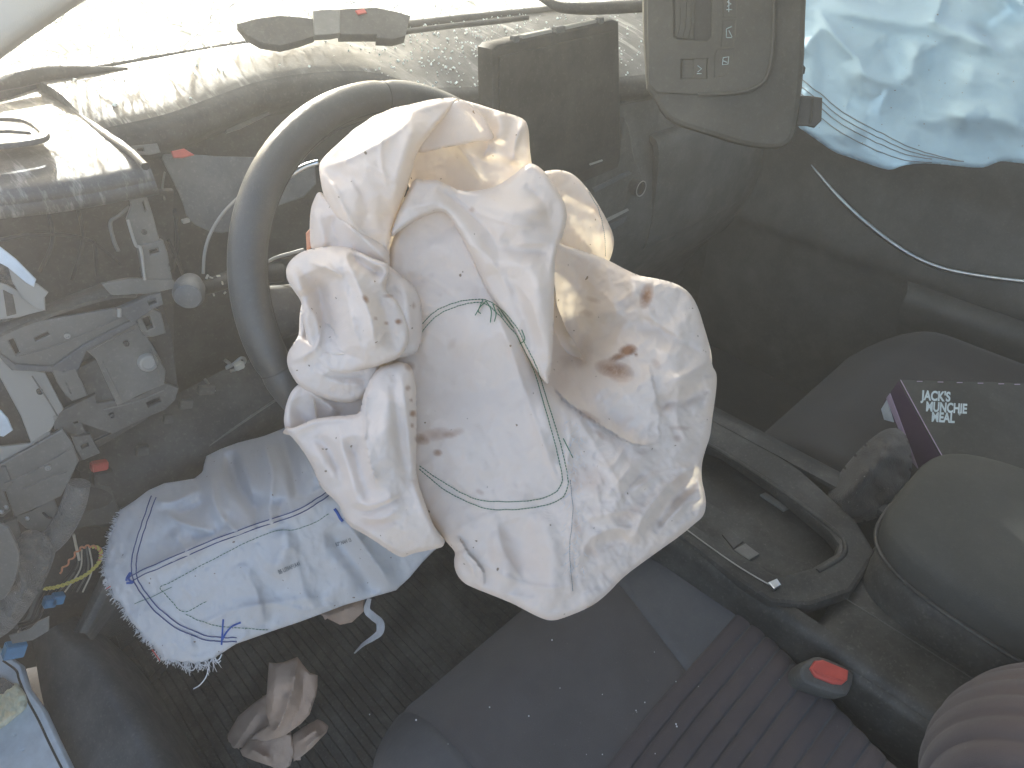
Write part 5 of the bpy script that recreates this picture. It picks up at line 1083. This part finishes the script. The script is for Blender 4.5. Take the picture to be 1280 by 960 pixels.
LI.geo(2.0, .02, FAB, stains)
LC = Relief([(354, 531), (362, 536), (374, 532), (388, 525), (402, 522), (418, 520), (436, 519), (450, 517), (452, 505), (455, 490), (462, 474), (470, 463), (478, 457), (487, 455), (500, 452), (512, 455), (517, 465), (520, 482), (521, 500), (521, 540), (520, 583), (523, 605), (530, 625), (538, 648), (546, 664), (556, 674), (555, 683), (546, 686), (530, 689), (515, 692), (503, 698), (490, 691), (474, 680), (456, 668), (440, 660), (432, 652), (427, 640), (422, 628), (405, 614), (397, 600), (390, 582), (380, 566), (370, 552), (360, 542)],
  [(354, 533, .545), (402, 522, .540), (450, 517, .530), (487, 455, .530), (512, 456, .535), (521, 520, .535), (520, 583, .532), (555, 680, .540), (503, 696, .538), (440, 660, .545), (400, 610, .548), (375, 560, .548), (430, 560, .530), (480, 540, .505), (470, 600, .508), (500, 620, .515), (490, 500, .510), (470, 660, .520), (520, 660, .520), (415, 545, .530)],
  [([(356, 532), (376, 534), (402, 526), (440, 522)], 4, .006, 's'), ([(462, 480), (456, 510), (456, 545), (464, 585), (472, 615)], 6, .007, 'L'), ([(440, 545), (452, 590), (465, 630)], 10, -.009, 'g'), ([(425, 530), (428, 560), (440, 600), (448, 632)], 8, .006, 's'),
   ([(500, 460), (506, 500), (512, 560), (516, 600)], 6, .006, 's'), ([(492, 462), (496, 520), (506, 590)], 7, -.004, 'g'), ([(440, 634), (458, 640), (480, 632), (510, 618)], 4, -.007, 's'), ([(450, 646), (475, 648), (500, 636)], 3.5, .004, 's'), ([(455, 656), (480, 655), (505, 648)], 3.5, -.004, 's'), ([(440, 628), (470, 630), (500, 616)], 6, .006, 's'),
   ([(385, 555), (405, 580), (425, 605)], 10, .006, 'g'), ([(395, 545), (415, 570), (432, 610)], 8, -.006, 'g'), ([(515, 600), (530, 640), (550, 672)], 6, .006, 's'), ([(430, 648), (460, 665), (500, 690)], 4, .005, 's')],
  roll=7, rollh=.014, wr=((40, 50, .3, .0025, 53, 's'), (16, 20, .2, 0.000792, 55, 'r')))
LC.geo(2.0, .045, FAB, stains)
# back half of the bag, closing it towards the wheel
BK = Relief([(400, 330), (440, 260), (520, 240), (640, 270), (690, 320), (700, 420), (860, 600), (850, 655), (780, 705), (690, 755), (600, 715), (560, 640), (480, 640), (400, 560), (385, 450)],
  [(400, 330, .61), (640, 270, .64), (690, 420, .66), (860, 600, .64), (690, 755, .61), (480, 640, .60), (390, 480, .60), (560, 480, .67)], (), roll=30, rollh=-.03, wr=((60, 60, .3, .01, 57, 's'),))
BK.geo(6.0, 0, FAB, None)
fo_ = mk('fabric', FAB.v, FAB.f, M['bag'], bag, True, attr=FAB.st)
RF = Relief([(676, 216), (685, 213), (697, 212), (708, 214), (717, 218), (726, 226), (736, 238), (747, 254), (756, 270), (761, 280), (766, 291), (768, 304), (765, 318), (760, 330), (740, 345), (700, 340), (690, 290)],
  [(680, 216, .665), (717, 218, .670), (768, 300, .680), (700, 330, .69), (730, 280, .662)], [([(735, 238), (748, 262), (755, 290), (757, 325)], 4, .005, 's'), ([(700, 250), (725, 262), (745, 262)], 8, -.004, 'g'), ([(740, 262), (758, 285)], 8, -.005, 'g')], roll=6, rollh=.008, wr=((30, 40, .3, .003, 61, 's'),))
v, f, s_ = RF.geo(2.0, .008); mk('rear_flap', v, f, M['bag'], bag, True)
stitch('flap_stitching', RF, [(736, 240), (748, 262), (755, 290), (757, 322)], .0004, M['grey_thread'], bag, .0022)
T1 = [(526, 408), (534, 398), (546, 388), (560, 381), (578, 376), (600, 374), (614, 378), (628, 388), (642, 404), (658, 432), (672, 462), (684, 500), (695, 535), (704, 568), (710, 598), (707, 616), (695, 627), (670, 634), (640, 637), (610, 636), (586, 628), (560, 615), (540, 600), (521, 584)]
T0 = [(527, 416), (538, 402), (552, 391), (570, 383), (586, 379), (600, 378), (612, 383), (624, 394), (640, 412), (652, 430), (668, 465), (680, 505), (690, 540), (698, 572), (703, 596), (699, 610), (686, 620), (662, 626), (630, 627), (600, 625), (575, 615), (550, 600), (532, 588), (521, 580)]
FK = 1.25
class Top:  # outermost of the overlapping sheets
    def depth(s, X, Y, sd=None):
        z = BR.depth(X, Y); d = poly_sd(FL.poly, X, Y)[0]; return np.where(d > 0, np.minimum(z, FL.depth(X, Y, np.maximum(d, 0))), z)
TOP = Top()
stitch('green_stitching', TOP, T0, .00042, M['green_thread'], bag, .0026, n=8)
stitch('green_stitching', TOP, T1, .00042, M['green_thread'], bag, .0026, n=8)
for L in ([(608, 376), (600, 384), (594, 394)], [(608, 377), (614, 388), (613, 403)], [(616, 380), (620, 392), (618, 402)], [(626, 388), (636, 402), (642, 410)], [(604, 374), (598, 388), (601, 392)], [(652, 412), (656, 424), (650, 430)], [(622, 386), (628, 396)], [(704, 548), (710, 560), (716, 572)]):
    tube('loose_thread', [D(x, y, float(TOP.depth(np.array([x]), np.array([y]))[0])-.0025) for x, y in L], .0004, M['green_thread'], bag, 5)
stitch('pale_seam', TOP, [(713, 600), (716, 640), (712, 690), (716, 740)], .0003, M['grey_thread'], bag, .002)
g = Geo(); rg = random.Random(5)
for i in range(120):       # frayed fuzz along the torn centre edge
    x = rg.uniform(706, 730); y = rg.uniform(520, 720); a = rg.uniform(-1, 1); L = rg.uniform(3, 9); z = float(TOP.depth(np.array([x]), np.array([y]))[0])-.0015
    P_ = [D(x, y, z), D(x+L*.4*math.sin(a), y+L*.5, z-.001), D(x+L*math.sin(a*1.8), y+L*.9, z-.0005)]; v, f = tubegeo(P_, .00018, 3, 2); g.add(v, f)
g.mk('frayed_fuzz', M['thread'], bag, kind='stuff')
slab('emblem_edge', [(384, 292), (388, 288), (389, 308), (385, 310)], (D(386, 300, .58), -ray(386, 300)/np.linalg.norm(ray(386, 300))), .003, M['orange_wire'], wheel)

# ================================================================== KNEE AIRBAG
kb = thing('knee_airbag', 'blue white knee airbag with frayed edge and double blue seams hanging under the dashboard', 'airbag', PY(300, 640, .62))
ed = [(151, 637), (146, 648), (143, 658), (138, 668), (136, 680), (133, 692), (131, 704), (130, 716), (133, 727), (140, 737), (141, 746), (152, 756), (158, 770), (172, 787), (180, 797), (190, 806), (200, 821), (212, 826), (226, 827), (240, 829), (258, 826), (271, 822)]
rg = random.Random(12); ed2 = []
P_ = cr(np.array(ed, float), 6)
for i, (x, y) in enumerate(P_):
    t_ = P_[min(i+1, len(P_)-1)]-P_[max(i-1, 0)]; n_ = np.array([-t_[1], t_[0]])/(np.hypot(*t_)+1e-6); q = rg.uniform(-1.6, 1.6); ed2.append((x+n_[0]*q, y+n_[1]*q))
FK = 2.3
KB = Relief(ed2+[(295, 805), (318, 797), (340, 789), (370, 779), (400, 768), (429, 757), (460, 748), (495, 738), (512, 722), (528, 703), (543, 688), (556, 678), (556, 640), (500, 570), (420, 530), (360, 533), (345, 539), (330, 545), (314, 549), (298, 553), (276, 561), (258, 570), (255, 580), (253, 590), (243, 598), (225, 601), (205, 604), (185, 613), (168, 626)],
  [(131, 710, .725), (151, 640, .765), (205, 606, .80), (258, 572, .87), (358, 536, .91), (430, 560, .83), (271, 822, .735), (200, 815, .72), (340, 789, .76), (429, 757, .79), (495, 738, .81), (545, 690, .81), (300, 620, .755), (380, 600, .75), (240, 680, .725), (300, 720, .728), (400, 690, .745), (440, 720, .765), (200, 760, .715), (480, 690, .775), (460, 640, .745)],
  [([(162, 724), (260, 676), (370, 637), (414, 612)], 7, .010, 's'), ([(262, 590), (272, 640), (300, 668)], 9, .010, 's'), ([(285, 565), (300, 610), (330, 640)], 10, -.012, 'g'), ([(330, 552), (340, 590), (338, 630)], 8, .010, 's'), ([(352, 545), (366, 590), (372, 625)], 8, -.010, 'g'), ([(372, 545), (390, 585), (402, 608)], 7, .009, 's'),
   ([(300, 570), (312, 600), (320, 640)], 6, .007, 's'), ([(205, 640), (230, 655), (270, 665)], 6, .009, 's'), ([(190, 625), (215, 628), (250, 612)], 6, .008, 's'), ([(210, 645), (235, 638), (262, 625)], 5, -.007, 's'), ([(240, 672), (270, 668), (290, 640)], 6, -.006, 's'),
   ([(215, 665), (235, 690), (230, 700)], 6, .005, 's'), ([(336, 625), (340, 660)], 5, .006, 's'), ([(320, 630), (322, 662)], 4, -.006, 's'), ([(350, 622), (352, 655)], 4, -.006, 's'),
   ([(300, 705), (320, 740), (330, 780)], 8, .005, 's'), ([(240, 790), (300, 760), (420, 745)], 8, .004, 's'), ([(350, 660), (356, 690), (340, 720)], 12, .006, 'g'), ([(372, 700), (380, 740), (395, 760)], 7, .004, 's'), ([(430, 650), (460, 690), (492, 736)], 9, .012, 's'), ([(410, 660), (440, 700), (470, 742)], 12, -.008, 'g'), ([(300, 760), (340, 755), (380, 762), (425, 755)], 3, .003, 's')],
  roll=5, rollh=.004, wr=((50, 60, .6, .0045, 63, 's'), (20, 28, -.4, .0017, 65, 'r'), (9, 12, .3, .0006, 67, 'r')), smooth=0)
v, f, s_ = KB.geo(2.2, .003); mk('fabric', v, f, M['kneebag'], kb, True)
bt_ = M['blue_thread']
stitch('blue_seam', KB, [(158, 724), (175, 714), (200, 703), (260, 677), (320, 655), (370, 638), (395, 624), (416, 609)], .0006, bt_, kb, n=8)
stitch('blue_seam', KB, [(162, 729), (178, 719), (202, 709), (262, 682), (322, 660), (372, 643), (397, 629), (418, 614)], .0006, bt_, kb, n=8)
stitch('blue_seam', KB, [(189, 620), (182, 640), (174, 664), (166, 690), (164, 712), (168, 728), (178, 744), (198, 768), (226, 788), (255, 799), (275, 802), (296, 802)], .0006, bt_, kb, n=8)
stitch('blue_seam', KB, [(195, 622), (188, 640), (180, 664), (172, 690), (170, 712), (173, 726), (184, 743), (203, 764), (229, 783), (257, 794), (277, 797), (296, 797)], .0006, bt_, kb, n=8)
stitch('green_seam', KB, [(258, 812-60), (230, 765), (215, 752), (206, 742), (200, 734), (215, 727), (250, 708), (300, 682), (340, 665), (367, 662), (390, 655), (415, 640)], .0004, M['green_thread'], kb, .004, n=8)
stitch('green_seam', KB, [(232, 768), (252, 777), (275, 783), (305, 785), (338, 788)], .0004, M['green_thread'], kb, .004, n=8)
stitch('green_seam', KB, [(168, 755), (190, 746), (215, 734)], .0003, M['green_thread'], kb, n=6)
def ribbon(name, rel, pts, w, mat, parent):
    P = cr(np.array(pts, float), 6); t_ = np.gradient(P, axis=0); t_ /= np.linalg.norm(t_, axis=1, keepdims=True); n_ = np.stack([-t_[:, 1], t_[:, 0]], 1)
    rows = []
    for q in (-1, 0, 1):
        X = P[:, 0]+n_[:, 0]*w*q; Y = P[:, 1]+n_[:, 1]*w*q; rows.append(Dv(X, Y, rel.depth(X, Y)-.0011))
    netmesh(name, np.array(rows), mat, parent, .0003)
ribbon('marker_stroke', KB, [(279, 774), (278, 790), (277, 806)], 1.1, M['marker'], kb)
ribbon('marker_stroke', KB, [(301, 778), (290, 783), (282, 792), (278, 800)], 1.1, M['marker'], kb)
ribbon('marker_stroke', KB, [(158, 726), (159, 722), (163, 716), (161, 724), (166, 728), (158, 729)], 1.3, M['marker'], kb)
kf = lambda X, Y: Dv(X, Y, KB.depth(X, Y)-.0012)
text_on('printed_code', 'B5 U39AF1A41', (349, 718), 7.5, R(-23), kf, M['grey_thread'], kb, sx=.62, bold=.02)
text_on('printed_code', 'B39 NAH 15', (420, 683), 6.5, R(-18), kf, M['grey_thread'], kb, sx=.60, bold=.03)
g = Geo()
for i in range(420):
    t_ = rg.random(); j = t_*(len(P_)-2); a = int(j); x, y = P_[a]+(P_[a+1]-P_[a])*(j-a); tg = P_[a+1]-P_[a]; n_ = np.array([-tg[1], tg[0]])/(np.hypot(*tg)+1e-6)
    L = rg.uniform(1.5, 5.5)*(1.9 if t_ > .86 else 1); 
    if (x+n_[0]*4-250)**2+(y+n_[1]*4-700)**2 < (x-250)**2+(y-700)**2: n_ = -n_
    dq = np.array([n_[0]+rg.uniform(-.7, .7), n_[1]+rg.uniform(-.5, .7)]); z = float(KB.depth(np.array([x]), np.array([y]))[0])
    Q = [D(x-n_[0]*1.5, y-n_[1]*1.5, z-.001), D(x+dq[0]*L*.5, y+dq[1]*L*.5, z+rg.uniform(-.002, .003)), D(x+dq[0]*L+rg.uniform(-1, 1), y+dq[1]*L+rg.uniform(-.5, 1.5), z+rg.uniform(-.002, .006))]
    v, f = tubegeo(Q, rg.choice((.00025, .0004)), 3, 2); g.add(v, f)
g.mk('frayed_threads', M['thread'], kb, kind='stuff')
for L in ([(235, 828), (232, 834), (240, 838), (246, 832), (250, 826)], [(246, 828), (256, 832), (262, 828), (266, 822)], [(262, 828), (258, 845), (250, 856), (242, 861)], [(262, 820), (268, 826), (274, 824), (277, 818)], [(222, 826), (228, 833), (236, 835)], [(268, 820), (272, 828), (276, 826)]):
    tube('hanging_thread', [D(x, y, .735) for x, y in L], .0007, M['thread'], kb, 5)
for L in ([(133, 736), (138, 733)], [(190, 812), (196, 820), (200, 826)]): tube('red_thread', [D(x, y, .715) for x, y in L], .0006, M['red'], kb, 5, 2)
stitch('blue_fold_print', KB, [(418, 636), (423, 643), (428, 652)], .0016, M['marker'], kb, n=4)

# ================================================================== PASSENGER CURTAIN AIRBAG
cb = thing('curtain_airbag', 'curtain airbag in painted skylight blue hanging over the passenger window', 'airbag', D(1140, 100, 1.15))
FK = .85
CB = Relief([(975, -120), (980, 60), (986, 130), (996, 158), (1010, 167), (1028, 180), (1044, 191), (1060, 196), (1080, 203), (1100, 210), (1114, 213), (1128, 207), (1150, 204), (1175, 205), (1200, 208), (1220, 210), (1232, 209), (1243, 204), (1252, 201), (1266, 203), (1285, 205), (1340, 200), (1420, 190), (1420, -120)],
  [(990, -100, 1.25), (1000, 160, 1.22), (1110, 212, 1.16), (1250, 202, 1.06), (1400, 190, .95), (1400, -100, 1.0), (1150, -100, 1.15), (1120, 60, 1.15), (1230, 100, 1.05), (1180, 160, 1.11), (1050, 80, 1.19), (1330, 60, 1.0)],
  [([(1020, 5), (1032, 30), (1055, 58), (1072, 75), (1080, 92), (1110, 105), (1135, 108)], 12, .026, 's'), ([(1025, 2), (1080, 18), (1130, 28), (1165, 33), (1200, 45), (1232, 55), (1285, 57)], 12, .020, 'g'), ([(1165, 32), (1172, 15), (1180, -10)], 8, .020, 's'), ([(1232, 55), (1252, 30), (1275, 5)], 26, -.03, 'g'),
   ([(1150, 50), (1142, 75), (1135, 105)], 14, .022, 'g'), ([(1165, 60), (1185, 100), (1180, 140)], 26, -.022, 'g'), ([(1210, 80), (1195, 130), (1220, 160)], 22, .022, 'g'), ([(1130, 148), (1170, 152), (1210, 142)], 9, .012, 's'), ([(1190, 150), (1250, 148), (1290, 165)], 16, .020, 'g'), ([(1062, 75), (1085, 130), (1050, 180)], 18, .018, 'g'),
   ([(1046, 192), (1080, 190), (1120, 196), (1160, 200)], 6, .003, 's'), ([(1010, 40), (1015, 90), (1010, 140)], 12, .012, 'g'), ([(1100, 50), (1120, 80), (1118, 100)], 14, -.014, 'g'), ([(1030, 30), (1010, 55), (1000, 70)], 6, .012, 's'), ([(1060, 130), (1100, 140), (1150, 130)], 18, -.016, 'g')],
  roll=6, rollh=.012, wr=((90, 80, .4, .004, 73, 's'), (60, 30, .35, .0022, 75, 'r')), smooth=1)
v, f, s_ = CB.geo(3.0, .01); mk('fabric', v, f, M['curtain'], cb, True)
for i, o_ in enumerate((0, 9, 18, 30)):
    stitch('seam_line', CB, [(998-o_*.1, 96+o_), (1025, 117+o_), (1052, 139+o_*.9), (1080, 155+o_*.85), (1105, 168+o_*.8), (1135, 183+o_*.6), (1165, 193+o_*.35)]+([(1205, 202)] if i < 2 else []), .0008, M['grey_thread'], cb, n=8, lift=.0015)
